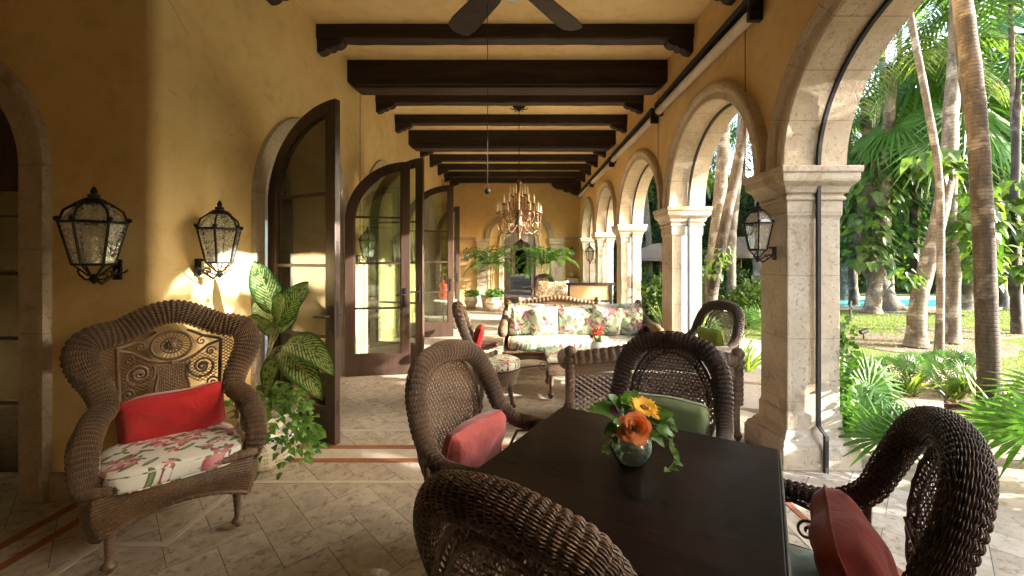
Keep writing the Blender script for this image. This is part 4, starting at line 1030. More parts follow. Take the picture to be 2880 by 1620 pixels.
for a in (45, 135, 225, 315):
    m = MB(); c_, s_ = math.cos(R(a)), math.sin(R(a)); wick_leg(m, (.18*c_,.18*s_,.32), (.235*c_,.235*s_,.014), .028, .018); m.build('leg', M_WICK, F, smooth=True)
slab('seat_cushion', M_FLBH, 'round floral seat cushion on the profile chair', .49, .49, .07, on_chair(F, 0, 0, .405), F.rotation_euler.z, shape='rd', seed=10)
pillow('back_cushion', M_RED, 'thin red cushion leaning in the profile chair back', .34, .36, .10, on_chair(F, 0, -.20, .65), (R(-16), 0, F.rotation_euler.z), seed=11)
# ---- second group beyond the sofa
G2 = thing('wicker_loveseat', 'wicker loveseat behind the sofa, only its arched striped top shows', 'loveseat', (.62, 7.15, 0), facing(0, 1))
settee_frame(G2, 1.3, M_WICKG, .82, .62, .035, False)
for i, (x, lab) in enumerate(((.30, 'pale floral pillow at the left of the far daybed'), (.62, 'bright red floral pillow standing on the far daybed'))):
    pillow('daybed_pillow', M_FLC, lab, .42, .42, .14, (x+.28, 9.32+.1*i, .80), (R(12), R(4-8*i), R(8)), group='floral pillows on the daybed', seed=40+i)
D = thing('cane_daybed', 'dark wooden daybed with a cane back, beyond the sofa', 'daybed', (1.25, 9.45, 0), 0)
m = MB()
for x in (-.85, .75): m.bx(x-.03, x+.03, -.3, -.24, 0, .93 if x > 0 else .38); m.bx(x-.03, x+.03, .4, .46, 0, .6)
m.bx(-.24, .82, -.31, -.23, .92, .98); m.bx(-.2, .75, -.3, -.25, .55, .60); m.bx(-.21, -.16, -.3, -.24, .3, .93); m.bx(-.85, .8, -.28, .44, .32, .38); m.build('frame', M_BEAM, D, bevel=.006)
m = MB(); m.bx(-.16, .72, -.28, -.265, .60, .92); m.build('cane_back', quick('cane', (.52, .36, .19), (.42, .28, .14), 60, .6, .4), D)
m = MB(); rectmould(m, -.82, .72, -.22, .40, [(0,.382),(.01,.39),(.01,.47),(0,.48)]); m.build('mattress', M_CREAM, D, bevel=.01)
for i, (x, y) in enumerate(((.04, 8.6), (.17, 8.62), (.30, 8.6))):
    t = MB().lathe([(0,0),(.03,0),(.035,.01),(.045,.05),(.048,.075),(.044,.075),(.04,.02),(0,.015)], (0,0,0), 14).build('cup', M_WHITE, smooth=True); t.location = (x, y, .62)
    MB().tube([(.044,0,.02),(.07,0,.03),(.07,0,.055),(.046,0,.065)], .005, 5).build('handle', M_WHITE, t)
    tag(t, ['leftmost white cup on the tray table beyond the sofa', 'middle white cup on the tray table beyond the sofa', 'right white cup on the tray table beyond the sofa'][i], 'cup', 'cups on the tray table')
T2 = thing('tray_table', 'small tray table with cups beyond the sofa', 'table', (.18, 8.6, 0))
MB().lathe([(0,.59),(.27,.59),(.28,.62),(.27,.619),(0,.619)], (0,0,0), 24).build('tabletop', M_TUBE, T2)
MB().lathe([(.0,0),(.18,0),(.18,.02),(.03,.05),(.025,.3),(.03,.59),(0,.59)], (0,0,0), 14).build('pedestal', M_BEAM, T2)
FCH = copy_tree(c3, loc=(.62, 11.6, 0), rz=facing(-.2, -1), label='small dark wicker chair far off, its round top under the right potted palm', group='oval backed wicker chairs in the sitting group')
# ---- marble side table with red pot, seen through a door
ST = thing('marble_side_table', 'round marble table on curled iron legs, seen through the third glass door', 'table', (-1.62, 8.85, 0))
MB().lathe([(0,.60),(.24,.60),(.25,.61),(.25,.63),(.24,.635),(0,.635)], (0,0,0), 28).build('tabletop', M_WHITE, ST)
m = MB()
for k in range(3):
    a = 2*PI*k/3; c_, s_ = math.cos(a), math.sin(a)
    m.tube([(.2*c_,.2*s_,.6),(.08*c_,.08*s_,.45),(.05*c_,.05*s_,.3),(.16*c_,.16*s_,.08),(.22*c_,.22*s_,.0),(.25*c_,.25*s_,.03)], .012, 6)
m.build('iron_legs', M_IRON, ST)
RP_ = MB().lathe([(0,0),(.09,0),(.13,.05),(.15,.12),(.12,.19),(.09,.21),(.10,.24),(.13,.29),(.11,.35),(.07,.38),(.06,.36),(0,.35)], (0,0,0), 20).build('ceramic_pot', quick('red_glaze', (.42,.08,.05),(.3,.05,.04),9,.3), smooth=True)
RP_.location = (-1.62, 8.85, .636); tag(RP_, 'red glazed pot on the marble side table', 'pot')

# ------------------------------------------------------------------ lanterns
def lantern(label, loc, rz, scale=1.0, group='black iron wall lanterns'):
    """local +y points away from the wall; origin on the wall at mid body"""
    t = thing('wall_lantern', label, 'lantern', loc, rz, group); t.scale = (scale,)*3
    c = .17; n = 6
    def hexa(r, z, off=0): return [(r*math.cos(PI/3*k+PI/6+off), c+r*.82*math.sin(PI/3*k+PI/6+off), z) for k in range(n)]
    top, bot, cap = hexa(.158, .085), hexa(.098, -.165), hexa(.075, .20)
    f = MB()
    for k in range(n):
        j = (k+1) % n
        f.tube([top[k], bot[k]], .0075, 5); f.tube([top[k], top[j]], .010, 5); f.tube([bot[k], bot[j]], .009, 5)
        mid = tuple((a+b)/2*1.0 for a, b in zip(top[k], cap[k])); mid = (mid[0]*1.16, c+(mid[1]-c)*1.16, mid[2]+.012)
        f.tube([top[k], mid, cap[k]], .007, 5); f.tube([cap[k], cap[j]], .008, 5)
        f.ball((top[k][0]*1.04, c+(top[k][1]-c)*1.04, .103), .016, 8, 5); 
        f.tube([bot[k], (bot[k][0]*.6, c+(bot[k][1]-c)*.6, -.20), (bot[k][0]*.25, c+(bot[k][1]-c)*.25, -.235)], .005, 5)
    f.lathe([(.0,.20),(.078,.20),(.05,.225),(.028,.235),(.03,.25),(.014,.26),(.018,.275),(.006,.30),(0,.305)], (0,c,0), 12)
    f.lathe([(0,-.285),(.012,-.275),(.026,-.25),(.014,-.235),(.03,-.225),(0,-.22)], (0,c,0), 12)
    f.build('cage', M_IRON, t)
    g = MB(); g.add(top+bot, [(k, (k+1)%n, n+(k+1)%n, n+k) for k in range(n)])
    g.build('glass_panes', M_FROST, t)
    g = MB(); g.add(top+[(x*1.0, y, z) for x, y, z in cap], [(k, (k+1)%n, n+(k+1)%n, n+k) for k in range(n)]); g.build('roof_glass', M_FROST, t)
    m = MB(); m.lathe([(0,-.16),(.03,-.16),(.03,-.11),(.017,-.105),(.017,.0),(0,.005)], (0,c,0), 12); m.build('candle', M_CREAM, t)
    b = MB(); b.tube([(0,c,-.25),(0,c*.7,-.285),(0,.05,-.24),(0,.012,-.20)], .008, 6); b.box((0,.008,-.2), (.045,.016,.13))
    b.tube([(0,.012,-.16),(.03,.05,-.14),(.05,.12,-.15),(.07,.16,-.165)], .006, 5); b.tube([(0,.012,-.16),(-.03,.05,-.14),(-.05,.12,-.15),(-.07,.16,-.165)], .006, 5)
    b.tube(spiral((0,.07,-.235), .035, 1.3, (0,1,0), (0,0,1)), .005, 5);
    b.build('bracket', M_IRON, t)
    b = MB()
    for s in (-1, 1): b.tube([(0,c,-.26),(s*.05,c,-.255),(s*.10,c-.02,-.225),(s*.13,c-.05,-.215),(s*.14,c-.06,-.2)], .0055, 5)
    b.build('scroll_ornament', M_IRON, t)
    return t
L1 = lantern('black iron lantern on the shaded wall above the armchair, leftmost and biggest', (-2.50, 2.57, 1.63), facing(.1, -1), .97)
def cl(loc, rz, label, s=1.0): return copy_tree(L1, loc=loc, rz=rz, label=label, scale=s)
cl((-2.27, 2.90, 1.63), facing(1, 0), 'black lantern on the sunlit yellow wall beside a bright sun patch', .93)
cl((1.92, 3.12, 1.70), facing(-1, 0), 'black lantern hanging on the nearest stone pillar', .78)
cl((1.92, 10.6, 1.62), facing(-1, 0), 'tiny lantern on the fourth stone pillar, side view', .86)
cl((1.66, 13.48, 1.68), facing(0, -1), 'small lantern above the shelf fountain on the end wall', .80)
cl((-1.75, 13.48, 1.66), facing(0, -1), 'small lantern on the end wall behind the left palm', .80)
cl((-2.27, 5.72, 1.68), facing(1, 0), 'black lantern seen through the glass of the second open door', .9)
cl((-2.27, 8.6, 1.68), facing(1, 0), 'black lantern between the second and third doorways', .9)
hp = thing('hanging_lantern', 'small lantern hanging in the far corridor below the chandelier', 'lantern', (-.02, 14.6, 2.0))
m = MB(); m.tube([(0,0,.25),(0,0,1.2)], .008, 5); m.lathe([(0,.25),(.05,.22),(.10,.14),(.09,.13)], (0,0,0), 6); [m.tube([(.10*math.cos(a),.10*math.sin(a),.13),(.06*math.cos(a),.06*math.sin(a),-.12),(0,0,-.2)], .008, 4) for a in np.linspace(0, 2*PI, 6, endpoint=False)]; m.build('cage', M_IRON, hp)

# ------------------------------------------------------------------ chandelier
CH = thing('chandelier', 'tall many-armed candle chandelier hanging from a long rod', 'chandelier', (-.03, 7.1, 0))
m = MB(); m.lathe([(0,ZC-.001),(.11,ZC-.001),(.09,ZC-.03),(.03,ZC-.05),(.012,ZC-.09),(0,ZC-.09)], (0,0,0), 14)
for k in range(6):
    a = PI/3*k; m.tube([(.02*math.cos(a),.02*math.sin(a),ZC-.05),(.12*math.cos(a),.12*math.sin(a),ZC-.05),(.15*math.cos(a),.15*math.sin(a),ZC-.03)], .008, 5)
m.build('ceiling_rose', M_IRON, CH, smooth=True)
m = MB(); z = ZC-.09; i = 0
while z > 2.86:
    m.tube([(.009*math.cos(a)*(1 if i % 2 else .3), .009*math.cos(a)*(.3 if i % 2 else 1), z-.022+.022*math.sin(a)) for a in np.linspace(0, 2*PI, 10, endpoint=False)], .0035, 4, closed=True); z -= .034; i += 1
m.build('chain', M_IRON, CH)
m = MB(); m.lathe([(0,2.87),(.03,2.86),(.05,2.80),(.03,2.76),(.035,2.66),(.02,2.5),(.045,2.38),(.07,2.28),(.05,2.18),(.075,2.08),(.05,1.98),(.02,1.93),(.035,1.88),(.01,1.83),(0,1.81)], (0,0,0), 16); m.build('stem', M_BRONZE, CH, smooth=True)
for k in range(28):
    tier = 0 if k < 12 else (1 if k < 22 else 2); a = 2*PI*((k/12, (k-12)/10 + .05, (k-22)/6 + .03)[tier]); r = (.37, .27, .15)[tier]; z0 = (2.06, 2.24, 2.42)[tier]; zt = (2.30, 2.45, 2.60)[tier]
    c_, s_ = math.cos(a), math.sin(a)
    m = MB(); q, _ = spline([(.03*c_,.03*s_,z0+.06),(r*.3*c_,r*.3*s_,z0-.02),(r*.65*c_,r*.65*s_,z0-.11),(r*.95*c_,r*.95*s_,z0-.05),(r*c_,r*s_,z0+.06),(r*.9*c_,r*.9*s_,z0+.09)], 18); m.tube(q, .0085, 5)
    m.tube(spiral((r*.55*c_,r*.55*s_,z0+.02), .05, 1.4, (c_,s_,0), (0,0,1), 2), .005, 5)
    m.tube([(r*c_,r*s_,z0+.02),(r*c_,r*s_,zt-.03)], .006, 5)
    m.lathe([(0,zt-.04),(.035,zt-.01),(.038,zt),(0,zt)], (r*c_,r*s_,0), 10); arm = m.build('arm', M_BRONZE, CH)
    m = MB(); m.lathe([(0,0),(.016,0),(.016,.12),(.010,.125),(.008,.15),(0,.17)], (r*c_, r*s_, zt), 8); m.build('candle', M_CREAM, arm)
    if k % 2 == 0: MB().lathe([(0,-.06),(.012,-.04),(.0,0)], (r*c_*.97, r*s_*.97, z0-.09), 6).build('crystal_drop', M_VGLASS, arm)

# ------------------------------------------------------------------ ceiling fan
FN = thing('ceiling_fan', 'brown-bladed ceiling fan at the top edge with a white light bowl', 'fan', (-.06, 2.47, 0))
MB().lathe([(0,ZC-.001),(.07,ZC-.001),(.06,ZC-.06),(.015,ZC-.07),(.015,3.42),(0,3.42)], (0,0,0), 16).build('downrod', M_FAN, FN, smooth=True)
MB().lathe([(0,3.43),(.04,3.42),(.11,3.38),(.12,3.30),(.12,3.22),(.09,3.17),(0,3.17)], (0,0,0), 24).build('motor', M_FAN, FN, smooth=True)
MB().lathe([(0,3.17),(.085,3.165),(.09,3.13),(.07,3.08),(.035,3.05),(0,3.045)], (0,0,0), 20).build('light_bowl', M_WHITE, FN, smooth=True)
for k in range(5):
    a = R(52 + 72*k); mtx = Matrix.Rotation(a, 3, 'Z'); m = MB()
    out = [(.16,-.06),(.25,-.075),(.62,-.095),(.72,-.085),(.75,-.04),(.755,.03),(.72,.085),(.62,.095),(.25,.075),(.16,.06)]
    V = [mtx @ Vector((x, y*math.cos(.2), 3.2+y*math.sin(.2)+s)) for s in (-.004, .004) for x, y in out]; n = len(out)
    m.add([tuple(v) for v in V], [list(range(n))[::-1], [n+i for i in range(n)]] + [[i,(i+1)%n,n+(i+1)%n,n+i] for i in range(n)]); bl = m.build('blade', M_FAN, FN)
    m = MB(); m.tube([tuple(mtx @ Vector(p)) for p in ((.09,0,3.22),(.16,0,3.195),(.22,0,3.193))], .012, 6); m.build('blade_iron', M_IRON, bl)
m = MB(); m.tube([(-.195, 2.43, 3.2), (-.195, 2.43, 1.92)], .0022, 5); m.ball((-.195, 2.43, 1.90), .019, 12, 8); pc = m.build('pull_cord', M_BLACK, FN); pc.matrix_parent_inverse = Matrix.Translation((.06, -2.47, 0))
# ------------------------------------------------------------------ plants
def leafblade(mb, base, tip, w, sag=.0, up=(0,0,1), fold=.15, nu=10, nv=5, shape=0, wave=0., twist=0.):
    b, t = Vector(base), Vector(tip); ax = t-b; L = ax.length; up = Vector(up)
    side = ax.cross(up); side = side.normalized() if side.length > 1e-5 else Vector((1,0,0))
    if twist: side = Quaternion(ax.normalized(), twist) @ side
    nrm = side.cross(ax).normalized()
    u = np.linspace(0, 1, nu); v = np.linspace(-1, 1, nv)
    if shape == 0: pr = np.sin(PI*u**.8)**.75                # oval
    elif shape == 1: pr = np.where(u < .22, np.sqrt(np.clip(u/.22, 0, 1)), ((1-u)/.78)**.75)   # heart
    elif shape == 2: pr = np.clip(np.minimum(1, u*6)*(1-u)**.35, 0, 1)    # strap
    else: pr = np.clip(np.sin(PI*np.clip(u, .02, 1)**.6), 0, 1)       # slender
    P = np.zeros((nu, nv, 3)); b_, a_, s_, n_ = map(np.array, (b, ax, side, nrm)); zz = np.array([0,0,1.])
    P += b_ + a_*u[:, None, None]
    P += s_*(w/2*pr[:, None]*v[None])[..., None]
    P += n_*(fold*w/2*pr[:, None]*np.abs(v)[None])[..., None]
    P += zz*(sag*L*4*(u*(1-u)))[:, None, None]
    if wave: P += n_*(wave*w*np.sin(u*14)[:, None]*np.abs(v)[None]**2)[..., None]
    uv = np.stack(np.broadcast_arrays(u[:, None], (v[None]+1)/2), -1)
    mb.grid(P, uv=uv)
def big_potted():
    t = thing('potted_plant', 'tall variegated dieffenbachia with trailing pothos in a painted pot, beside the first door', 'plant', (-1.86, 3.05, 0))
    MB().lathe([(0,.0),(.15,.0),(.19,.04),(.225,.12),(.235,.20),(.215,.28),(.185,.33),(.20,.36),(.205,.38),(.185,.385),(.17,.35),(0,.34)], (0,0,0), 36).build('talavera_pot', M_TALA, t, smooth=True)
    s = MB(); base = Vector((0,0,.35)); V0 = lambda x, y, Y=3.05: at(x, y, Y) - Vector((-1.86, 3.05, 0))
    crown = V0(672, 905); s.tube([(0,0,.34), tuple(V0(664, 1000)), tuple(crown)], [.022,.020,.016], 10); s.build('cane_stem', M_STEM, t, smooth=True)
    L = [((692,792),(640,655,2.98),.20,.05,1), ((700,822),(778,708,2.98),.20,.05,0), ((690,828),(602,806,2.9),.15,.10,0), ((712,868),(846,948,2.85),.205,.16,1), ((704,880),(812,1008,2.8),.215,.10,1),
         ((694,812),(716,742,2.85),.19,.04,0), ((692,890),(668,1000,2.95),.13,.08,0), ((700,840),(745,770,3.2),.17,.1,0), ((690,850),(640,760,3.25),.15,.08,0)]
    lf = MB(); st = MB()
    for (bx, by), (tx, ty, tY), w, sg, k in L:
        b = V0(bx, by); tp = V0(tx, ty, tY); leafblade(lf, b, tp, w, sg, up=(.1,-1,.55) if k or ty < 800 else (0,-.5,1), fold=.22, nu=16, nv=7, wave=.03)
        m_ = crown.lerp(b, .5) + Vector((0,0,.03)); st.tube([tuple(crown), tuple(m_), tuple(b)], [.013,.009,.006], 6)
    lf.build('variegated_leaves', M_DIEF, t, smooth=True); st.build('leaf_stalks', M_STEM, t, smooth=True)
    p = MB(); rnd = random.Random(4)
    for i in range(380):
        a = rnd.uniform(0, 2*PI); rr = rnd.uniform(.03, .24); z = .36 + rnd.uniform(0, .20)*(1-rr*2.2) + .03
        if i > 210:   # trailing on the right / front side
            a = rnd.uniform(-1.6, .7); f = rnd.random(); rr = .18 + .12*f + rnd.uniform(-.02,.05); z = .42 - .44*f*rnd.uniform(.5, 1)
        c = Vector((rr*math.cos(a)*1.1, rr*math.sin(a)*.9, max(z, .03)))
        d = Vector((math.cos(a+rnd.uniform(-1,1)), math.sin(a+rnd.uniform(-1,1)), rnd.uniform(-.9,.6) if i < 210 else rnd.uniform(-1.2, 0))).normalized()
        leafblade(p, c, c + d*rnd.uniform(.04,.08), rnd.uniform(.035,.058), .10, up=(rnd.uniform(-.4,.4),-.6+rnd.uniform(-.4,.4),1), fold=.2, nu=6, nv=3, shape=1)
    p.build('pothos_foliage', M_POTH, t, smooth=True)
    return t
big_potted()
# ---- bowl of flowers on the dining table
FV = thing('flower_bowl', 'round glass bowl with an orange rose, yellow daisies and trailing leaves', 'flowers', (.405, 1.515, .751)); FV.scale = (1.0, 1.0, .95)
g = MB(); g.lathe([(0,.003),(.035,.003),(.05,.01),(.07,.04),(.077,.07),(.072,.10),(.055,.125),(.050,.132),(.056,.135)], (0,0,0), 32); g.build('glass_bowl', M_VGLASS, FV, smooth=True)
w = MB(); w.lathe([(0,.008),(.033,.008),(.048,.015),(.067,.043),(.072,.068),(.069,.085),(0,.085)], (0,0,0), 28); w.build('water', glassm('bowl_water', (.80,.88,.82), .02, .45), FV, smooth=True)
rnd = random.Random(11)
s = MB()
for i in range(26):
    a = rnd.uniform(0, 6.28); b = rnd.uniform(0, 6.28); s.tube([(.05*math.cos(a),.05*math.sin(a),.02+.02*rnd.random()), (.02*math.cos(b),.02*math.sin(b),.09), (.04*math.cos(b),.04*math.sin(b),.17)], .0028, 5)
s.build('cut_stems', M_STEM, FV)
M_ROSE = MT('orange_rose_petal', .6); 
_u, _v, _ = M_ROSE.xyz(M_ROSE.coord('UV')); M_ROSE.col(M_ROSE.mix(_u.ss(.45, 1.0), (.88, .56, .27), (.74, .20, .06))); M_ROSE = M_ROSE.m
M_YEL = quick('yellow_petal', (.80, .47, .02), (.72, .34, .01), 30, .6); M_PUR = quick('purple_petal', (.30, .05, .35), (.20, .03, .28), 30, .6); M_DISC = quick('flower_disc', (.30, .14, .02), (.16,.07,.01), 60, .9, .5)
def rose(parent, c, r, axis, mat, name='rose', petals=26):
    m = MB(); q = Vector((0,0,1)).rotation_difference(Vector(axis))
    for k in range(petals):
        f = k/(petals-1); a = k*2.4; rr = r*(.10 + .9*f**.8); h = r*(1.05 - .75*f); open_ = .15+1.0*f
        nu, nv = 7, 7; u = np.linspace(0, 1, nu)[:, None]; v = np.linspace(-1, 1, nv)[None]
        wa = (.95-.25*f)*np.sqrt(np.clip(1-(np.maximum(u-.5,0)/.52)**2, .02, 1))
        ang = a + v*wa; rad = rr*(.45+.55*u**.7) + open_*.25*r*u**3; z = -r*.55 + (h+r*.55)*u - .28*r*f*u**4*1.4 + 0*v
        P = np.stack([rad*np.cos(ang), rad*np.sin(ang), z], -1)
        P = P @ np.array(q.to_matrix()).T + np.array(c)
        m.grid(P, uv=np.stack(np.broadcast_arrays(u, (v+1)/2), -1))
    return m.build(name, mat, parent, smooth=True)
rose(FV, (-.005,-.065,.165), .052, (-.12,-.85,.5), M_ROSE)
def daisy(parent, c, r, axis, mat, n=22, name='daisy'):
    m = MB(); q = Vector((0,0,1)).rotation_difference(Vector(axis)); c = Vector(c)
    for ring_ in range(2):
        for k in range(n):
            a = 2*PI*(k+.5*ring_)/n; d = q @ Vector((math.cos(a), math.sin(a), .12+.18*ring_)); leafblade(m, c+d*r*.2, c+d*r*rnd.uniform(.85,1.05)*(1-.2*ring_), r*.27, .02, up=q @ Vector((0,0,1)), fold=.1, nu=5, nv=3, shape=0)
    o = m.build(name, mat, parent, smooth=True)
    d_ = MB(); d_.ball((0,0,0), r*.24, 12, 8, (1,1,.5)); dd = d_.build('disc', M_DISC, o, smooth=True); dd.location = c + (q @ Vector((0,0,r*.06))); dd.rotation_euler = q.to_euler()
daisy(FV, (.045,.0,.215), .058, (.1,-.45,.9), M_YEL); daisy(FV, (.09,-.01,.195), .042, (.5,-.5,.7), M_YEL)
daisy(FV, (-.06,.0,.205), .022, (-.2,-.6,.8), M_PUR, 16, 'purple_bloom')
lf = MB(); FL = [((-.03,0,.17),(-.165,-.01,.21),.075),((-.03,.02,.19),(-.09,.0,.265),.06),((-.02,.03,.2),(.0,.0,.275),.05),((.02,.03,.2),(-.045,-.02,.24),.05),((.08,-.02,.18),(.15,-.03,.20),.065),((.07,0,.17),(.16,.0,.165),.06),((-.05,-.03,.15),(-.12,-.05,.12),.05),((.06,-.04,.14),(.10,-.06,.09),.05),((.08,-.03,.15),(.145,-.04,.12),.05),((-.04,-.05,.16),(-.085,-.08,.19),.05),((.03,-.06,.13),(.075,-.09,.15),.045),((.0,.05,.2),(.05,.09,.25),.06),((-.05,.04,.18),(-.13,.08,.20),.06)]
for b, t_, w_ in FL: leafblade(lf, b, t_, w_*1.25, .12, up=(0,-.5,1), fold=.18, nu=9, nv=5, shape=1, wave=.03)
for vine in ([(.09,-.03,.15),(.13,-.05,.10),(.135,-.06,.04),(.105,-.075,.015),(.115,-.09,.03)], [(-.05,-.02,.13),(-.09,-.04,.10),(-.10,-.05,.06)], [(.06,.0,.2),(.14,.01,.17),(.15,.0,.09),(.14,-.03,.05)]):
    q_, _ = spline(vine, 16); 
    for i in range(2, 16, 2):
        p_ = Vector(q_[i]); d = Vector((rnd.uniform(-1,1), rnd.uniform(-1,0), rnd.uniform(-.8,.3))).normalized(); leafblade(lf, p_, p_+d*.032, .026, .1, up=(0,-.6,1), fold=.2, nu=6, nv=3, shape=1)
lf.build('pothos_foliage', M_POTH, FV, smooth=True)
s = MB()
for vine in ([(.05,0,.13),(.09,-.03,.15),(.13,-.05,.10),(.135,-.06,.04),(.105,-.075,.015),(.115,-.09,.03)], [(-.05,-.02,.13),(-.09,-.04,.10),(-.10,-.05,.06)], [(.06,.0,.2),(.14,.01,.17),(.15,.0,.09),(.14,-.03,.05)]): s.tube(spline(vine, 20)[0], .0022, 5)
s.build('vine_stems', M_STEM, FV)
# ---- tulips on the coffee table
TV = thing('tulip_vase', 'small white ceramic vase with red tulips on the coffee table', 'vase', (.86, 4.62, .452))
MB().lathe([(0,0),(.05,0),(.065,.02),(.085,.06),(.08,.10),(.06,.125),(.065,.135),(.055,.13),(.06,.09),(0,.08)], (0,0,0), 24).build('ceramic_vase', M_WHITE, TV, smooth=True)
M_TUL = quick('tulip_petal', (.62, .05, .03), (.55, .12, .05), 20, .5)
for k, (x, y, z) in enumerate(((.03,0,.27),(-.045,.01,.24),(-.01,.03,.21),(.005,-.03,.23),(-.07,-.02,.19))): 
    rose(TV, (x, y, z), .036, (x*4, y*4-.2, 1), M_TUL, 'tulip', 9)
s = MB(); lf = MB()
for (x, y, z) in ((.03,0,.25),(-.045,.01,.22),(-.01,.03,.2),(.005,-.03,.22),(-.07,-.02,.18)): s.tube([(x*.3,y*.3,.08),(x,y,z)], .004, 5)
for i in range(10):
    a = rnd.uniform(0, 6.28); leafblade(lf, (0,0,.11), (.13*math.cos(a), .09*math.sin(a), rnd.uniform(.14,.24)), .035, .1, nu=6, nv=3, shape=3)
s.build('tulip_stems', M_STEM, TV); lf.build('tulip_leaves', M_POTH, TV, smooth=True)

# ---- palms, fans
def frond(mb, base, d0, L, droop, nl=26, ll=.45, lw=.035, rnd=random, rachis=None):
    """pinnate frond: starts at base along d0, bends down"""
    d = Vector(d0).normalized(); P = [Vector(base)]; n = nl; step = L/n; D = []
    for i in range(n):
        D.append(d.copy()); P.append(P[-1] + d*step)
        d = (d + Vector((0,0,-droop*step/L*(1+1.2*i/n)))).normalized()
    V = []; F = []
    for i in range(3, n):
        f = i/n; ax = D[i]; side = ax.cross(Vector((0,0,1)))
        if side.length < 1e-3: side = Vector((1,0,0))
        side.normalize(); l = ll*(math.sin(PI*(f*.86+.1))**.6)
        for s in (-1, 1):
            dr = (side*s + ax*(.45+.5*f) + Vector((0,0,rnd.uniform(-.35,.05)))).normalized(); tip = P[i] + dr*l*rnd.uniform(.85,1.1) + Vector((0,0,-.28*l)); mid = P[i] + dr*l*.5
            o = len(V); a = ax*lw/2
            V += [tuple(P[i]-a*.5), tuple(P[i]+a*.5), tuple(mid+a), tuple(mid-a), tuple(tip)]
            F += [(o, o+1, o+2, o+3), (o+3, o+2, o+4)]
    mb.add(V, F)
    (rachis or mb).tube(P[::3]+[P[-1]], [.014*(1-.8*i/len(P[::3])) for i in range(len(P[::3]))]+[.003], 4, caps=False)
def crown_mesh(mb, top, n, L, rnd, droop=1.4, ll=.5, lw=.04, nl=24, up=.9):
    for k in range(n):
        a = 2.4*k + rnd.uniform(-.2,.2); e = up*(1-k/n*1.25) + rnd.uniform(-.1,.1)
        frond(mb, top, (math.cos(a), math.sin(a), e), L*rnd.uniform(.85,1.1), droop*rnd.uniform(.8,1.2), nl, ll, lw, rnd)
def fan(mb, c, nrm, r, n=26, spread=300, rnd=random, w=None, up=(0,0,1), droop=.12):
    nrm = Vector(nrm).normalized(); ax = Vector(up); ax = (ax - nrm*ax.dot(nrm)).normalized(); c = Vector(c)
    w = w or r*.11; side = ax.cross(nrm)
    for k in range(n):
        a = R(-spread/2 + spread*k/(n-1)); d = ax*math.cos(a) + side*math.sin(a)
        rr = r*(.82+.18*math.cos(a*.6))*rnd.uniform(.93,1.05); p1 = c + d*rr*.55; t_ = d.cross(nrm).normalized()
        hw = 0
        tip = c + d*rr - nrm*rr*.10 + Vector((0,0,-droop*rr)); f = nrm*w*.25
        p1 = c + d*rr*.46; hw = rr*.46*math.sin(R(spread/(n-1))/2)*.92
        o = [tuple(c), tuple(p1 - t_*hw), tuple(p1 + f), tuple(p1 + t_*hw), tuple(tip)]
        mb.add(o, [(0,1,2),(0,2,3),(1,4,2),(2,4,3)])
def trunk(mb, pts, r0, r1, n=12, seg=40, lump=.0, rnd=random, rings=0.):
    Q, L = spline([tuple(p) for p in pts], seg); rr = []
    for i in range(seg):
        f = i/(seg-1); r = r0+(r1-r0)*f + (r0*.45*math.exp(-f*L/.22)); r *= 1 + lump*math.sin(i*1.7+2)*.5 + lump*rnd.uniform(-.4,.4) + (rings if i % 2 else 0); rr.append(r)
    mb.tube(Q, rr, n)
def vine_scatter(mb, pts, rad, n, size, rnd, down=.7):
    Q, _ = spline([tuple(p) for p in pts], 60)
    for i in range(n):
        p = Vector(Q[rnd.randrange(60)]); a = rnd.uniform(0, 2*PI); out = Vector((math.cos(a), math.sin(a), 0)); p = p + out*rad*rnd.uniform(.4,1)**.7 + Vector((0,0,rnd.uniform(-.15,.15)))
        d = (out*rnd.uniform(.2,.8) + Vector((rnd.uniform(-.3,.3), rnd.uniform(-.3,.3), -down*rnd.uniform(.5,1.4)))).normalized(); s = size*rnd.uniform(.55,1.25)
        leafblade(mb, p, p+d*s, s*.72, .06, up=tuple(out+Vector((0,0,.6))), fold=.2, nu=5, nv=3, shape=1)
def leaf_cloud(mb, blobs, n, size, seed, droop=.35, aspect=.5):
    rng = np.random.default_rng(seed); B = np.array([b[:3] for b in blobs]); Rr = np.array([b[3:6] for b in blobs]); vol = Rr.prod(1)**.8
    k = rng.choice(len(B), n, p=vol/vol.sum()); dv = rng.normal(size=(n,3)); dv /= np.linalg.norm(dv, axis=1, keepdims=True)
    P = B[k] + dv*Rr[k]*(rng.uniform(.35, 1, (n,1))**.5)*(1+.12*rng.normal(size=(n,1)))
    d = dv*.7 + rng.normal(size=(n,3))*.6; d[:,2] -= droop; d /= np.linalg.norm(d, axis=1, keepdims=True)
    s = np.cross(d, rng.normal(size=(n,3))); s /= np.linalg.norm(s, axis=1, keepdims=True); L = size*rng.uniform(.6,1.4,(n,1))
    nn = np.cross(d, s); V = np.stack([P, P+d*L*.45+s*L*aspect/2-nn*L*.06, P+d*L, P+d*L*.45-s*L*aspect/2-nn*L*.06], 1).reshape(-1,3)
    o = np.arange(n)*4; F = np.concatenate([np.stack([o,o+1,o+2],1), np.stack([o,o+2,o+3],1)]).tolist(); mb.add(V, F)

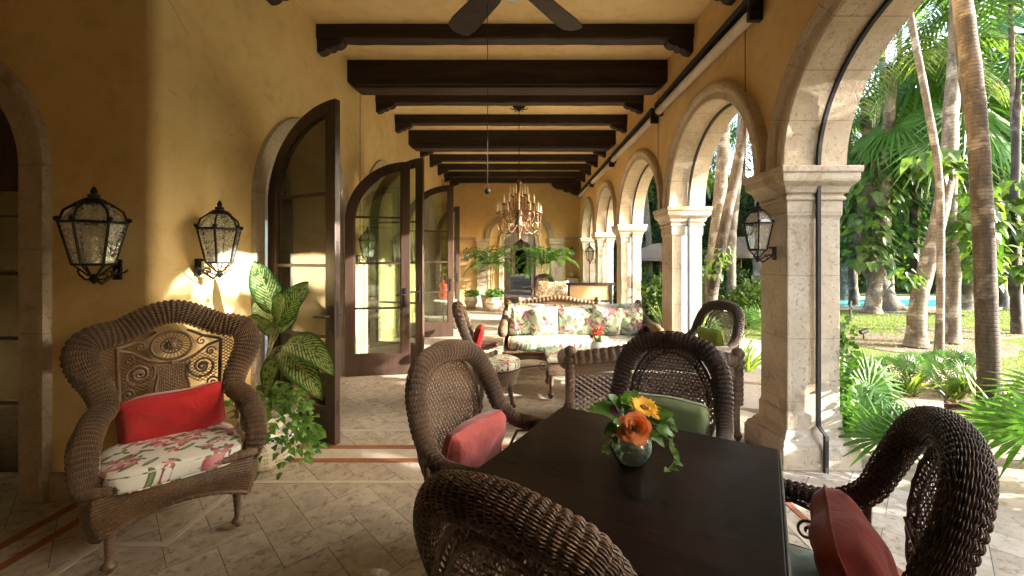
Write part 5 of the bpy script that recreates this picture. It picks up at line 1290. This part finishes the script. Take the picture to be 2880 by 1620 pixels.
# two potted palms by the end wall + small pot
def pot_palm(loc, label, seed, pot=True):
    rnd = random.Random(seed); t = thing('potted_palm', label, 'palm', loc, 0, 'potted palms by the far doorway')
    MB().lathe([(0,0),(.17,0),(.22,.1),(.26,.3),(.28,.42),(.26,.43),(.24,.38),(0,.37)], (0,0,0), 24).build('clay_pot', M_STONED, t, smooth=True)
    m = MB()
    for k in range(5): a = k*1.3; m.tube([(.05*math.cos(a),.05*math.sin(a),.37),(.10*math.cos(a),.10*math.sin(a),1.0),(.14*math.cos(a),.14*math.sin(a),1.75)], [.018,.014,.012], 6)
    m.build('cane_stem', M_STEM, t)
    m = MB()
    for k in range(28):
        a = 2.4*k; e = rnd.uniform(.2, 3.2); frond(m, (.1*math.cos(a),.1*math.sin(a),1.35), (math.cos(a), math.sin(a), e), rnd.uniform(.75,1.15), 1.5, 15, .27, .03, rnd)
    m.build('fronds', M_FANP, t); return t
pot_palm((-.95, 12.6, 0), 'potted palm left of the far doorway, darker arching fronds', 3); pot_palm((.72, 12.4, 0), 'potted palm right of the far doorway, bright sunlit fronds', 8)
def pot_small(loc, label, s=1.0, nm='potted_shrub'):
    t = thing(nm, label, 'plant', loc); t.scale = (s,)*3
    MB().lathe([(0,0),(.14,.0),(.2,.08),(.26,.2),(.27,.3),(.22,.38),(.24,.42),(.2,.42),(0,.38)], (0,0,0), 28).build('talavera_pot', M_TALA, t, smooth=True)
    m = MB(); leaf_cloud(m, [(0,0,.5,.26,.26,.14),(.1,0,.55,.2,.2,.1)], 420, .09, int(s*100), .1, .6); m.build('foliage', M_POTH, t); return t
pot_small((-.78, 12.0, 0), 'painted pot with a low leafy shrub in front of the end wall', .95)
pot_small((-1.55, 12.9, 0), 'small leafy plant in a painted pot beside the last door', .8)

# ------------------------------------------------------------------ garden
def plane(name, x0, x1, y0, y1, z, m, nx=1): 
    b = MB(); b.add([(x0,y0,z),(x1,y0,z),(x1,y1,z),(x0,y1,z)], [(0,1,2,3)]); return tag(b.build(name, m), kind='structure')
plane('ground', -150, 250, -150, 300, -.14, M_SOIL)
def poly(name, pts, z, m): b = MB(); b.add([(x, y, z) for x, y in pts], [list(range(len(pts)))]); return tag(b.build(name, m), kind='structure')
poly('lawn', [(2.9,5.6),(4.7,7.3),(5.35,6.2),(5.45,5.0),(5.55,4.5),(6.6,3.4),(8.2,2.0),(30,-8),(60,0),(60,13.0),(9.2,13.0),(9.2,16.4),(60,16.5),(60,40),(2.9,40)], -.06, M_GRASS)
poly('terrace', [(XO,-5.3),(6,-5.3),(5.0,1.2),(4.6,2.6),(3.7,3.6),(4.7,4.6),(5.5,4.9),(6.3,4.0),(8.0,2.3),(9.5,1.0),(9.9,1.5),(7.5,3.6),(6.2,5.4),(5.3,6.6),(3.9,8.6),(2.8,9.6),(2.8,14),(XO,14)], -.03, M_PAVEP)
poly('path', [(3.2,5.6),(4.3,5.4),(4.9,5.2),(5.4,5.1),(5.38,5.9),(5.2,6.6),(4.6,7.5),(3.9,9.5),(3.2,11)], -.022, M_PAVE)
b = MB()
for x0, x1, y0, y1 in ((9.3,60,12.75,13.0),(9.3,60,16.2,16.5),(9.05,9.3,12.75,16.5)): b.bx(x0, x1, y0, y1, -.14, .015)
tag(b.build('pool_coping', M_PAVE), kind='structure')
b = MB(); b.bx(9.3, 60, 13.0, 16.2, -.12, -.03); tag(b.build('pool_water', M_WATER), kind='structure')
# grass tufts near
b = MB(); rng = np.random.default_rng(3); n = 60000
px = rng.uniform(3, 22, n); py = rng.uniform(3.4, 12.9, n); k = (py > 12.6-(px-3)*.0) | (px < 3.0)
inside = ~k & ((px > 7.0) | (py > 7.2)) & (py > 5.8 - (px-7)*.5) & ~((px < 5.6) & (py < 9.8 - 0*px) & (py < 14-px*1.1))
px, py = px[inside], py[inside]; n = len(px); h = rng.uniform(.015,.05,n); a = rng.uniform(0, 6.28, n); w_ = .006+.004*rng.random(n)
V = np.stack([np.stack([px-w_*np.cos(a),py-w_*np.sin(a),0*px-.06],1), np.stack([px+w_*np.cos(a),py+w_*np.sin(a),0*px-.06],1), np.stack([px+rng.normal(0,.015,n),py+rng.normal(0,.015,n),h-.06],1)],1).reshape(-1,3)
o = np.arange(n)*3; b.add(V, np.stack([o,o+1,o+2],1).tolist()); tag(b.build('grass', leafm('grass_blade',(.10,.15,.03),(.16,.19,.05),None,.6,.3,.7)), kind='stuff')
# mulch rings at trunks
b = MB()
for x, y, r in ((7.4,7.6,1.5),(4.9,4.9,.75),(11.5,12.2,1.3),(9.3,8.8,1.2)):
    b.add([(x+r*(1+.12*math.sin(3*a+x))*math.cos(a), y+r*.7*(1+.1*math.sin(4*a+x))*math.sin(a), -.052) for a in np.linspace(0, 2*PI, 40, endpoint=False)], [list(range(40))])
tag(b.build('mulch_bed', M_SOIL), kind='structure')

def gtree(name, label, cat, pts, r0, r1, mat, crown=None, group=None, lump=.05, vine=None, loc=None, rings=.012):
    t = thing(name, label, cat, (0,0,0), 0, group); m = MB(); rnd = random.Random(len(label)*7); trunk(m, pts, r0, r1, 14, 60, lump, rnd, rings); m.build('trunk', mat, t, smooth=True)
    if crown: crown(t, Vector(pts[-1]), rnd)
    if vine:
        for (vp, vr, vn, vs) in vine:
            m = MB(); vine_scatter(m, vp, vr, vn, vs, rnd); m.build('climbing_vine', M_VINE, t, smooth=False)
    return t
def palm_crown(n=16, L=2.6, mat=M_PALM, ll=.6, droop=1.3, up=.9, lw=.05):
    def f(t, top, rnd): m = MB(); crown_mesh(m, tuple(top), n, L, rnd, droop, ll, lw, 30, up); m.build('crown', mat, t)
    return f
def fan_crown(n=14, r=1.2, L=1.4, mat=M_FANP):
    def f(t, top, rnd):
        m = MB(); s = MB()
        for k in range(n):
            a = 2.4*k; e = rnd.uniform(-.5, 1.1); d = Vector((math.cos(a), math.sin(a), e)).normalized(); c = top + d*L*rnd.uniform(.8,1.1)
            s.tube([tuple(top), tuple(top.lerp(c,.5)+Vector((0,0,.08))), tuple(c)], .018, 5); fan(m, c, (d + Vector((0,0,.9))), r*rnd.uniform(.8,1.1), 30, 300, rnd, up=tuple(d), droop=.25)
        m.build('crown', mat, t); s.build('leaf_stalks', M_STEM, t)
    return f
def seen(x0, y0, x1, y1, Y0, Y1): return [at(x0, y0, Y0), at(x1, y1, Y1)]
# T1 near ringed trunk
gtree('palm_tree', 'thick ringed brown palm trunk nearest the loggia, running the full height at the right', 'tree',
      [at(2494,1095,3.6), at(2482,800,3.6), at(2470,500,3.6), at(2452,250,3.62), at(2420,0,3.7), at(2380,-300,3.8), at(2340,-700,3.9)], .074, .060, M_BARK1, palm_crown(18, 2.6), 'palms in the garden')
gtree('palm_tree', 'brown palm trunk crossing behind the thick ringed one, leaning left as it rises', 'tree',
      [at(2490,1000,4.4), at(2490,700,4.4), at(2475,500,4.4), at(2445,320,4.4), at(2415,60,4.5), at(2400,-400,4.6)], .055, .045, M_BARK1, palm_crown(14, 2.2), 'palms in the garden')
gtree('palm_tree', 'slim grey palm trunk curving up to the left beside the big arch', 'tree',
      [at(2362,900,6.3), at(2366,700,6.3), at(2362,450,6.3), at(2330,250,6.3), at(2290,40,6.4), at(2262,-160,6.5), at(2240,-400,6.5)], .050, .040, M_BARK3, palm_crown(16, 2.6), 'palms in the garden', .03)
gtree('palm_tree', 'pale banded leaning palm trunk with vines, swollen at its base', 'tree',
      [at(2305,870,7.3), at(2310,760,7.3), at(2345,620,7.3), at(2368,520,7.3), at(2385,420,7.4), at(2390,300,7.5), at(2402,150,7.6), at(2420,-100,7.8), at(2430,-400,8.)], .125, .08, M_BARK2, fan_crown(14, 1.3, 1.7), 'palms in the garden', .07,
      [([at(2300,700,7.1), at(2260,690,7.0)], .2, 50, .15), ([at(2400,420,7.1), at(2320,400,7.1)], .35, 60, .3)], rings=.012)
gtree('palm_tree', 'grey-brown palm trunk laced with roots right of the leaning one', 'tree',
      [at(2392,860,7.6), at(2398,700,7.6), at(2390,560,7.6), at(2392,430,7.6), at(2398,200,7.6), at(2405,-100,7.7), at(2400,-500,7.8)], .105, .075, M_BARK2, palm_crown(16, 2.8, M_PALML), 'palms in the garden', .10,
      [([at(2430,600,7.4), at(2440,500,7.4), at(2450,640,7.4)], .4, 130, .26)], rings=.012)
# background palms right of the pillar
bg = [(2140,330,17,.11,'straight palm trunk behind the pool, just right of the first pillar'),(2230,380,15,.11,'dark slim palm trunk beyond the pool with vine leaves'),(2555,300,9,.05,'palm trunk at the far right edge behind the ringed trunk'),(2275,500,20,.12,'background palm trunk standing in the hedge beyond the pool'),(2440,500,18,.12,'background palm trunk between the laced trunk and the ringed trunk')]
for x, y, Y, r, l in bg:
    gtree('background_palm', l, 'tree', [at(x+8,652+1560/Y,Y), at(x+4,652-60,Y), at(x-6,y,Y), at(x-14,-60,Y*1.0)], r*1.2, r*.8, M_BARK3, palm_crown(15, 3.4, M_PALM, .8, 1.3, .9, .09), 'palms beyond the pool', .05)
gtree('vine_tree', 'leaning trunk by the pool buried in hanging heart-shaped vine leaves', 'tree', [at(2232,775,12.6), at(2205,700,12.6), at(2170,600,12.6), at(2190,450,12.6), at(2180,250,12.8)], .28, .16, M_BARK3, None, 'vine covered trees', .1,
      [([at(2165,660,12.3), at(2175,560,12.4), at(2190,450,12.4), at(2200,380,12.6)], .75, 620, .36), ([at(2250,640,12.6), at(2260,420,13)], .7, 300, .34)])
gtree('vine_tree', 'second leaning trunk under vine foliage left of the pool end', 'tree', [at(2120,770,15.5), at(2135,690,15.5), at(2150,560,15.5), at(2140,400,15.8)], .28, .18, M_BARK3, None, 'vine covered trees', .1, [([at(2130,640,15.4), at(2140,420,15.6)], 1.0, 420, .4)])
gtree('vine_tree', 'vine wrapped trunk at the right edge, yellow-green sunlit leaves', 'tree', [at(2560,860,8.6), at(2550,600,8.6), at(2556,400,8.8), at(2560,200,9)], .085, .06, M_BARK1, None, 'vine covered trees', .1, [([at(2545,700,8.3), at(2540,560,8.3), at(2560,460,8.4)], .55, 260, .30), ([at(2500,520,8.8), at(2470,580,8.8)], .4, 90, .28)])
gtree('vine_tree', 'vine covered trunk between the leaning palms and the ringed trunk', 'tree', [at(2425,780,11.5), at(2440,640,11.5), at(2445,480,11.5), at(2440,300,11.5)], .2, .15, M_BARK3, None, 'vine covered trees', .1, [([at(2440,700,11.3), at(2445,560,11.3), at(2440,480,11.4)], .7, 320, .34)])
# trunks through the other arches
gtree('palm_tree', 'pale straight palm trunk seen through the second arch', 'tree', [at(1782,830,10.5), at(1795,650,10.5), at(1812,480,10.5), at(1822,300,10.5), at(1826,0,10.6)], .17, .12, M_BARK2, palm_crown(14, 2.8), 'palms in the garden', .04)
gtree('palm_tree', 'golden-brown palm trunk leaning right, seen through the second arch', 'tree', [at(1778,840,7.8), at(1800,690,7.8), at(1825,560,7.8), at(1852,430,7.8), at(1872,330,7.8), at(1895,150,7.9), at(1920,-100,8.)], .10, .08, M_BARK1, palm_crown(14, 2.6), 'palms in the garden', .03, [([at(1800,690,7.6), at(1815,630,7.6)], .16, 50, .14)])
gtree('palm_tree', 'thin grey palm trunk behind the two crossing trunks in the second arch', 'tree', [at(1840,780,12), at(1842,600,12), at(1858,420,12), at(1866,260,12), at(1870,60,12)], .12, .09, M_BARK3, palm_crown(14, 3), 'palms in the garden')
gtree('palm_tree', 'thin pale trunk seen through the third arch', 'tree', [at(1636,740,17), at(1632,600,17), at(1622,480,17), at(1615,380,17)], .12, .10, M_BARK3, palm_crown(12, 2.6), 'palms in the garden')
for x, Y, l in ((1905, 14, 'palm trunk just left of the lantern pillar beyond the path'), (1745, 19, 'far palm between second and third pillars of the view'), (1700, 24, 'far palm deep in the trees through the third arch'), (1860, 22, 'far palm deep in the trees through the second arch')):
    gtree('background_palm', l, 'tree', [at(x, 652+1560/Y, Y), at(x+5, 500, Y), at(x+10, 300, Y), at(x+14, 150, Y)], .16, .11, M_BARK3, palm_crown(15, 3.2, M_PALM, .8, 1.3, .9, .09), 'palms beyond the pool', .05)
# big fan palms / coconut crowns upper right
gtree('fan_palm', 'tall fan palm with huge bright green fans at the top right', 'palm', [(15.0, 12.9, -.06), (14.9, 12.9, 3.5), (14.7, 12.8, 7.0)], .14, .12, M_BARK1, fan_crown(18, 2.2, 2.2), 'fan palms')
gtree('fan_palm', 'fan palm with wide fans behind the slim grey trunk', 'palm', [(12.0, 12.55, -.06), (11.9, 12.5, 2.), (11.8, 12.4, 5.2)], .12, .10, M_BARK1, fan_crown(16, 1.4, 1.6), 'fan palms')
gtree('fan_palm', 'smaller yellow-green fan palm right of the first pillar', 'palm', [(11.2, 13.9, -.06), (11.1, 13.9, 2.), (11.1, 13.8, 4.1)], .12, .10, M_BARK1, fan_crown(14, 1.1, 1.2, M_PALML), 'fan palms')
gtree('coconut_palm', 'coconut palm with long drooping fronds filling the top of the big arch', 'palm', [(10.2, 12., -.06), (10.5, 12, 3), (10.6, 11.8, 7.0)], .18, .13, M_BARK2, palm_crown(20, 3.9, M_PALML, .95, 1.5, .9, .07), 'coconut palms')
gtree('coconut_palm', 'coconut palm with fronds reaching over the ringed trunk', 'palm', [(17.5, 17., -.06), (17.2, 17, 3), (16.6, 16.8, 8.0)], .18, .13, M_BARK2, palm_crown(20, 3.8, M_PALM, .95, 1.5, .9, .08), 'coconut palms')
gtree('coconut_palm', 'coconut palm leaning over the lawn at the far right', 'palm', [(15.8, 12.2, -.06), (15.6, 12.2, 3), (15.4, 12.0, 5.0)], .16, .12, M_BARK2, palm_crown(18, 3.0, M_PALM, .8, 1.4, .8, .06), 'coconut palms')

for i, (x, y, z, k) in enumerate(((11.5,19.5,7.5,1),(16,22,8.5,1),(21,21,8.,.9),(8.5,22,7.,1.),(26,26,10,1.1),(19.5,16.8,6.2,.8),(13.4,16.9,5.6,.75))):
    gtree('coconut_palm', 'background coconut palm, %s of seven beyond the pool, crown above the trees' % ('first','second','third','fourth','fifth','sixth','seventh')[i], 'palm', [(x, y, -.1), (x-.2, y, z*.5), (x-.7, y-.2, z)], .15, .1, M_BARK3, palm_crown(20, 3.6*k, (M_PALM, M_PALML)[i % 2], .9, 1.5, .9, .08), 'background coconut palms')
# low plants
def fan_plant(label, loc, n, r, L, seed, group='fan palm plants by the terrace', mat=M_FANP):
    rnd = random.Random(seed); t = thing('fan_palm_plant', label, 'plant', loc, 0, group); m = MB(); s = MB()
    for k in range(n):
        a = 2.4*k + seed; e = rnd.uniform(.5, 2.2); d = Vector((math.cos(a), math.sin(a), e)).normalized(); c = d*L*rnd.uniform(.75,1.1)
        s.tube([(0,0,0), tuple(c*.5+Vector((0,0,.03))), tuple(c)], .006, 5); fan(m, c, (Vector((d.x,d.y,.35))+Vector((-.3,-.7,.3))), r*rnd.uniform(.8,1.1), 19, 250, rnd, up=tuple(d+Vector((0,0,.3))), droop=.12)
    m.build('fans', mat, t); s.build('leaf_stalks', M_STEM, t); return t
fan_plant('bright fan palm plant in front, growing beside the nearest pillar', (2.66, 2.98, -.03), 9, .34, .46, 2)
fan_plant('darker fan palm plant just behind the bright one, touching the pillar', (2.72, 3.62, -.03), 9, .36, .55, 5)
fan_plant('fan palm plant added just right of the frame to stripe the sunlight', (3.62, 2.5, -.03), 10, .40, .62, 21)  # added to cast striped shade on the nearest pillar
fan_plant('fan palm plant through the second arch beside the leaning trunk', (4.2, 7.9, -.03), 10, .42, .6, 9)
fan_plant('small fan palm plant through the third arch behind the sofa', (2.95, 7.3, -.03), 9, .36, .5, 12)
def bush(label, loc, blobs, n, size, mat, seed, group=None, nm='shrub', asp=.45, dr=.1):
    t = thing(nm, label, 'shrub', loc, 0, group); m = MB(); leaf_cloud(m, blobs, n, size, seed, dr, asp); m.build('foliage', mat, t)
    m = MB(); rnd = random.Random(seed)
    for k in range(7): b_ = blobs[k % len(blobs)]; m.tube([(rnd.uniform(-.1,.1),rnd.uniform(-.1,.1),0),(b_[0]*.6+rnd.uniform(-.1,.1),b_[1]*.6,b_[2]*.6),(b_[0]+rnd.uniform(-.2,.2),b_[1],b_[2])], .012, 5)
    m.build('stems', M_STEM, t); return t
def spiky(label, loc, n, L, w, mat, seed, group, nm='spiky_plant', spread=.6, sag=.10):
    rnd = random.Random(seed); t = thing(nm, label, 'plant', loc, 0, group); m = MB()
    for k in range(n):
        a = rnd.uniform(0, 6.28); e = rnd.uniform(.5, 2.4); d = Vector((math.cos(a)*spread, math.sin(a)*spread, e*.6)).normalized(); b_ = Vector((rnd.uniform(-.08,.08), rnd.uniform(-.08,.08), 0))
        leafblade(m, b_, b_+d*L*rnd.uniform(.7,1.1), w, sag, up=(0,-.6,1), fold=.3, nu=8, nv=3, shape=2, twist=rnd.uniform(-.5,.5))
    m.build('leaves', mat, t, smooth=True); return t
bed = [((4.45,4.9,-.05),'leafy clump on the left of the planted island in the lawn'),((4.85,4.8,-.05),'tallest clump in the middle of the planted island'),((5.2,4.95,-.05),'clump on the right of the planted island, near the ringed trunk')]
for i, (l_, lab) in enumerate(bed):
    fan_plant(lab, l_, 15, .19, .42, 30+i, 'clumps in the planted island')
    spiky('strappy leaves under the %s clump of the planted island' % ('left','middle','right')[i], (l_[0]-.1, l_[1]-.25, -.05), 34, .42, .03, M_PALML, 60+i, 'strappy plants in the island')
spiky('broad yellow-edged snake plant at the right edge', (4.28, 3.45, -.05), 16, .62, .085, M_SANS, 71, 'snake plants', 'snake_plant', .45, .0)
spiky('yellow-edged snake plant lower at the right edge', (3.95, 3.0, -.05), 16, .52, .08, M_SANS, 72, 'snake plants', 'snake_plant', .5, .0)
spiky('snake plant right behind the ringed trunk', (4.55, 3.95, -.05), 12, .5, .07, M_SANS, 73, 'snake plants', 'snake_plant', .4, .0)
spiky('long green strap leaves sprawling at the lower right edge', (3.75, 2.55, -.05), 26, .75, .05, M_FANP, 74, 'strap leaved plants', 'strap_plant', .9, .12)
spiky('spiky bright plant through the second arch, behind the archway chair', (3.0, 5.6, -.05), 40, .62, .035, M_PALML, 75, 'strap leaved plants', 'strap_plant', .7, .1)
spiky('spiky bright plant behind the right end of the sofa', (2.75, 6.9, -.05), 44, .65, .035, M_PALML, 76, 'strap leaved plants', 'strap_plant', .7, .1)
spiky('spiky plant outside the third arch', (3.0, 8.6, -.05), 40, .7, .04, M_PALML, 77, 'strap leaved plants', 'strap_plant', .7, .1)
for i, (x, y, s) in enumerate(((3.6,10.2,1.),(4.6,11.6,1.2),(3.4,12.8,1.),(7.2,14.6,1.1),(5.2,9.6,.8),(8.2,19.0,1.3))):
    bush('dark green shrub number %s outside the arches' % ['one near the third pillar','two behind it','three near the end wall','four by the small parasol','five in the second arch view','six across the lawn'][i], (x, y, -.05), [(0,0,.5*s,.7*s,.6*s,.5*s),(.3,.2,.8*s,.5*s,.5*s,.45*s),(-.3,0,.4*s,.5*s,.5*s,.4*s)], 2200, .14, M_CROWN if i % 2 else M_VINE, 90+i, 'garden shrubs')
vm = thing('creeping_fig', 'patch of bright creeping leaves growing up the garden side of the nearest pillar', 'climber', (2.36, 3.05, 0)); m = MB(); leaf_cloud(m, [(0.03,.0,.75,.03,.10,.30),(.03,.05,.4,.03,.12,.3)], 420, .05, 5, .2, .8); m.build('leaves', M_POTH, vm)

# background trees: three source trees, copied
def src_tree(seed, h, mat, size=.34, n=11000):
    rnd = random.Random(seed); t = thing('broadleaf_tree', 'dense tree', 'tree', (0,0,-50), 0, 'dense trees beyond the pool'); blobs = []
    for k in range(15):
        a = rnd.uniform(0, 6.28); z = rnd.uniform(.12, 1)*h; r = rnd.uniform(.2, 1.9)*(1.1-.4*z/h); blobs.append((r*math.cos(a), r*math.sin(a), z, rnd.uniform(.7,1.3), rnd.uniform(.7,1.3), rnd.uniform(.5,1.1)))
    m = MB(); leaf_cloud(m, blobs, n, size*.8, seed, .3, .42); m.build('crown', mat, t)
    m = MB(); trunk(m, [(0,0,0),(.1,.05,h*.3),(0,.1,h*.7)], .18, .08, 10, 20); 
    for b_ in blobs[:8]: m.tube([(0,.05,b_[2]*.5),(b_[0]*.5,b_[1]*.5,b_[2]*.8),(b_[0],b_[1],b_[2])], [.07,.045,.02], 6)
    m.build('trunk', M_BARK3, t, smooth=True); return t
SRC = [src_tree(1, 5.5, M_CROWN), src_tree(2, 7.0, M_CROWN2), src_tree(3, 6.2, M_CROWN), src_tree(4, 6.5, M_VINE, .42, 5200)]
spots = []
rnd = random.Random(5)
for i in range(15): spots.append((8 + i*2.1 + rnd.uniform(-.7,.7), 18.6 + rnd.uniform(0, 2.2), rnd.choice((0,1,2,3)), rnd.uniform(.62,.82), 'front'))
for i in range(15): spots.append((4 + i*2.9 + rnd.uniform(-1,1), 24 + rnd.uniform(-1, 3), rnd.choice((0,1,2,3)), rnd.uniform(.85,1.15), 'middle'))
for i in range(14): spots.append((6 + i*4.0 + rnd.uniform(-1,1), 33 + rnd.uniform(-2, 3), rnd.choice((0,1,2)), rnd.uniform(1.1,1.5), 'back'))
spots += [(8.2, 18.4, 0, .5, 'arch'), (7.4, 20.5, 2, .6, 'arch'), (5.0, 12.6, 3, .36, 'arch'), (6.0, 22.2, 1, .8, 'arch'), (7.8, 18.6, 2, .55, 'arch')]
cnt = {}
names = {'front': 'row of trees right behind the pool', 'middle': 'middle row of trees beyond the pool', 'back': 'tall back row of trees', 'arch': 'group of small trees seen through the far arches'}
nth = ['first','second','third','fourth','fifth','sixth','seventh','eighth','ninth','tenth','eleventh','twelfth','thirteenth','fourteenth','fifteenth']
for i, (x, y, k, s, w_) in enumerate(spots):
    c = cnt.get(w_, 0); cnt[w_] = c+1; lab = '%s tree from the left in the %s' % (nth[c], names[w_])
    copy_tree(SRC[k], loc=(x, y, -.08), rz=rnd.uniform(0, 6.28), scale=s, label=lab, group=names[w_])
for i, (x, y, k, s, r3) in enumerate(((7.2,-2.9,0,.80,1),(7.5,-1.5,2,.72,2),(6.8,.7,3,.44,4),(9.2,-3.6,2,.85,3),(9.8,-1.6,1,.72,5))):  # unseen trees added beyond the frame to shade the near loggia
    copy_tree(SRC[k], loc=(x, y, -.1), rz=r3, scale=s, label='unseen tree added right of the frame to shade the loggia, %s of five' % nth[i], group='added shade trees beside the loggia')
for s_ in SRC:
    for ch in list(s_.children): bpy.data.objects.remove(ch)
    bpy.data.objects.remove(s_)
# forest mass closing the horizon
m = MB(); bl = []
for i in range(60):
    a = R(-12 + i*1.9); r = rnd.uniform(42, 50); bl.append((r*math.sin(a)+4, r*math.cos(a), rnd.uniform(1, 5.5), 3.4, 2.4, 3.2))
leaf_cloud(m, bl, 42000, .9, 9, .2, .6); tag(m.build('distant_forest', M_CROWN), 'distant wall of dark green forest', 'forest', None, 'stuff')
# unseen tree added outside the frame, its crown placed to shade the nearest pillar

bush('unseen small tree added right of the frame, crown raised to shade the nearest pillar', (6.0, 1.9, -.05), [(0,0,2.9,.8,.8,.6),(.3,.5,3.3,.7,.7,.6),(-.2,-.5,3.2,.7,.7,.6),(0,.3,2.5,.5,.6,.4)], 3800, .2, M_CROWN, 300, 'added shade trees beside the loggia', 'shade_tree')
rng = np.random.default_rng(9); n = 900; m = MB(); cx = np.concatenate([rng.normal(4.9,.55,250), rng.normal(7.4,.8,250), rng.uniform(2.7,4.6,150), rng.uniform(5.5,14,250)]); cy = np.concatenate([rng.normal(4.85,.4,250), rng.normal(7.6,.6,250), rng.uniform(1.6,4.6,150), rng.uniform(5,12.5,250)])
a = rng.uniform(0, 6.28, n); L_ = rng.uniform(.03,.09,n); z0 = np.full(n, -.02); dx, dy = np.cos(a)*L_, np.sin(a)*L_
V = np.stack([np.stack([cx,cy,z0+.004],1), np.stack([cx+dx*.5-dy*.25,cy+dy*.5+dx*.25,z0+.012*rng.random(n)],1), np.stack([cx+dx,cy+dy,z0+.02*rng.random(n)],1), np.stack([cx+dx*.5+dy*.25,cy+dy*.5-dx*.25,z0+.012*rng.random(n)],1)],1).reshape(-1,3)
o = np.arange(n)*4; m.add(V, np.stack([o,o+1,o+2,o+3],1).tolist()); tag(m.build('fallen_leaves', quick('dry_leaf', (.22,.13,.06), (.11,.07,.035), 3, .8)), kind='stuff')
# palapas
def palapa(label, x, y, r, zr, za):
    t = thing('thatch_parasol', label, 'parasol', (x, y, 0), 0, 'thatched parasols by the pool'); n = 48; rnd = random.Random(int(x*10)); m = MB()
    prof = [(.0,za),(.3,za-.06),(.7,(za+zr)/2+.06),(1.,zr+.02),(1.02,zr-.07),(.95,zr-.05),(.6,(za+zr)/2-.08),(0,za-.12)]
    G = []
    for q, z in prof: G.append([(q*r*(1+rnd.uniform(-.015,.015))*math.cos(2*PI*k/n), q*r*math.sin(2*PI*k/n), z+rnd.uniform(-.02,.02)*(q > .2)) for k in range(n)])
    m.grid(np.array(G), cv=True)
    for lay in (.35,.55,.75,.93): m.lathe([(lay*r, za+(zr-za)*lay**1.3+.06),(lay*r+.06, za+(zr-za)*lay**1.3-.0)], (0,0,0), 40)
    m.build('thatch_roof', M_THATCH, t); m = MB(); m.tube([(0,0,-.05),(0,0,za-.05)], .035, 8); m.build('pole', quick('reddish_pole', (.28,.10,.06), (.2,.08,.05), 9, .6), t)
palapa('wide thatched parasol seen left of the lantern pillar', 9.0, 16.9, 1.35, 1.62, 2.42); palapa('thatched parasol peeking out right of the nearest pillar', 12.0, 17.0, 1.25, 1.55, 2.15); palapa('thatched parasol behind the second pillar', 5.6, 16.6, 1.1, 1.5, 2.15)
# garden bits
ch = thing('garden_chair', 'small dark slatted chair on the lawn beside the pillar', 'chair', (8.1, 10.6, -.05)); m = MB()
for sx in (-.2,.2):
    for sy in (-.2,.2): m.bx(sx-.02, sx+.02, sy-.02, sy+.02, 0, .5 if sy < 0 else .62)
m.build('frame', M_BLACK, ch); m = MB(); m.bx(-.22,.22,-.22,.22,.30,.33); [m.bx(-.2,.2,.19,.21,z,z+.05) for z in (.4,.48,.56)]; m.build('slats', M_BLACK, ch)
sp = thing('garden_spotlight', 'small black spotlight on a spike in the lawn mulch', 'spotlight', (6.55, 7.9, -.06)); m = MB(); m.tube([(0,0,0),(0,0,.14)], .014, 6); m.tube([(-.06,0,.16),(.06,0,.2)], .045, 10); m.build('lamp_head', M_BLACK, sp)
vb = thing('villa_building', 'terracotta villa with a balcony glimpsed through the third arch', 'building', (8.4, 27, 0)); m = MB()
m.bx(-2.5,2.5,0,4,0,3.4); m.bx(-2.5,-1.7,0,4,3.4,7.2); m.bx(1.7,2.5,0,4,3.4,7.2); m.bx(-1.7,1.7,1.5,4,3.4,7.2); m.build('walls', quick('villa_plaster', (.50,.22,.10),(.42,.18,.08),2,.9), vb)
m = MB(); m.bx(-2.7,2.7,-1.1,0,3.3,3.5); m.bx(-2.7,2.7,-.4,0,3.5,3.6); m.build('balcony', M_STONE, vb)
m = MB(); [m.bx(x-.03,x+.03,-1.08,-1.02,3.5,4.3) for x in np.arange(-2.6,2.7,.2)]; m.bx(-2.65,2.65,-1.1,-1.0,4.3,4.38); m.build('railing', M_WHITE, vb)
m = MB(); m.prism([(-1.,7.2),(4.8,7.2),(2,8.6)], 'x', -3, 3); m.build('roof', M_BANDR, vb)
m = MB(); m.bx(-.8,.8,1.44,1.49,3.5,5.9); m.build('balcony_door', M_DOOR, vb)

# ------------------------------------------------------------------ light, camera
SUN = Vector((1, -.28, .335)).normalized()
el = math.asin(SUN.z); az = math.atan2(SUN.x, SUN.y)
w = bpy.data.worlds.new('World'); sc.world = w; w.use_nodes = True; t = w.node_tree
bgd = next(n for n in t.nodes if n.type == 'BACKGROUND'); sky = t.nodes.new('ShaderNodeTexSky'); sky.sky_type = 'NISHITA'; sky.sun_disc = False
sky.sun_elevation = el; sky.sun_rotation = az; sky.air_density = 1.1; sky.dust_density = 3.5
t.links.new(sky.outputs[0], bgd.inputs[0]); bgd.inputs[1].default_value = .15
sl = bpy.data.lights.new('sun', 'SUN'); sl.energy = 2.5; sl.angle = R(.6); sl.color = (1, .95, .88)
so = bpy.data.objects.new('sun', sl); COL.objects.link(so); so.rotation_euler = SUN.to_track_quat('Z', 'Y').to_euler(); so.location = (30, -10, 20)
cam = bpy.data.cameras.new('camera'); co = bpy.data.objects.new('camera', cam); COL.objects.link(co); co.location = (0, 0, 1.5); co.rotation_euler = (R(90), 0, 0)
cam.sensor_width = 36; cam.lens = 36*F_/2576; cam.shift_x = -22/2576; cam.shift_y = -72.5/2576; cam.clip_start = .05; cam.clip_end = 600; sc.camera = co
sc.view_settings.view_transform = 'Standard'; sc.view_settings.look = 'None'; sc.view_settings.exposure = 3.75; sc.view_settings.gamma = 1
sc.cycles.max_bounces = 9; sc.cycles.diffuse_bounces = 5; sc.cycles.transparent_max_bounces = 24; sc.cycles.sample_clamp_indirect = 6; sc.cycles.use_denoising = True
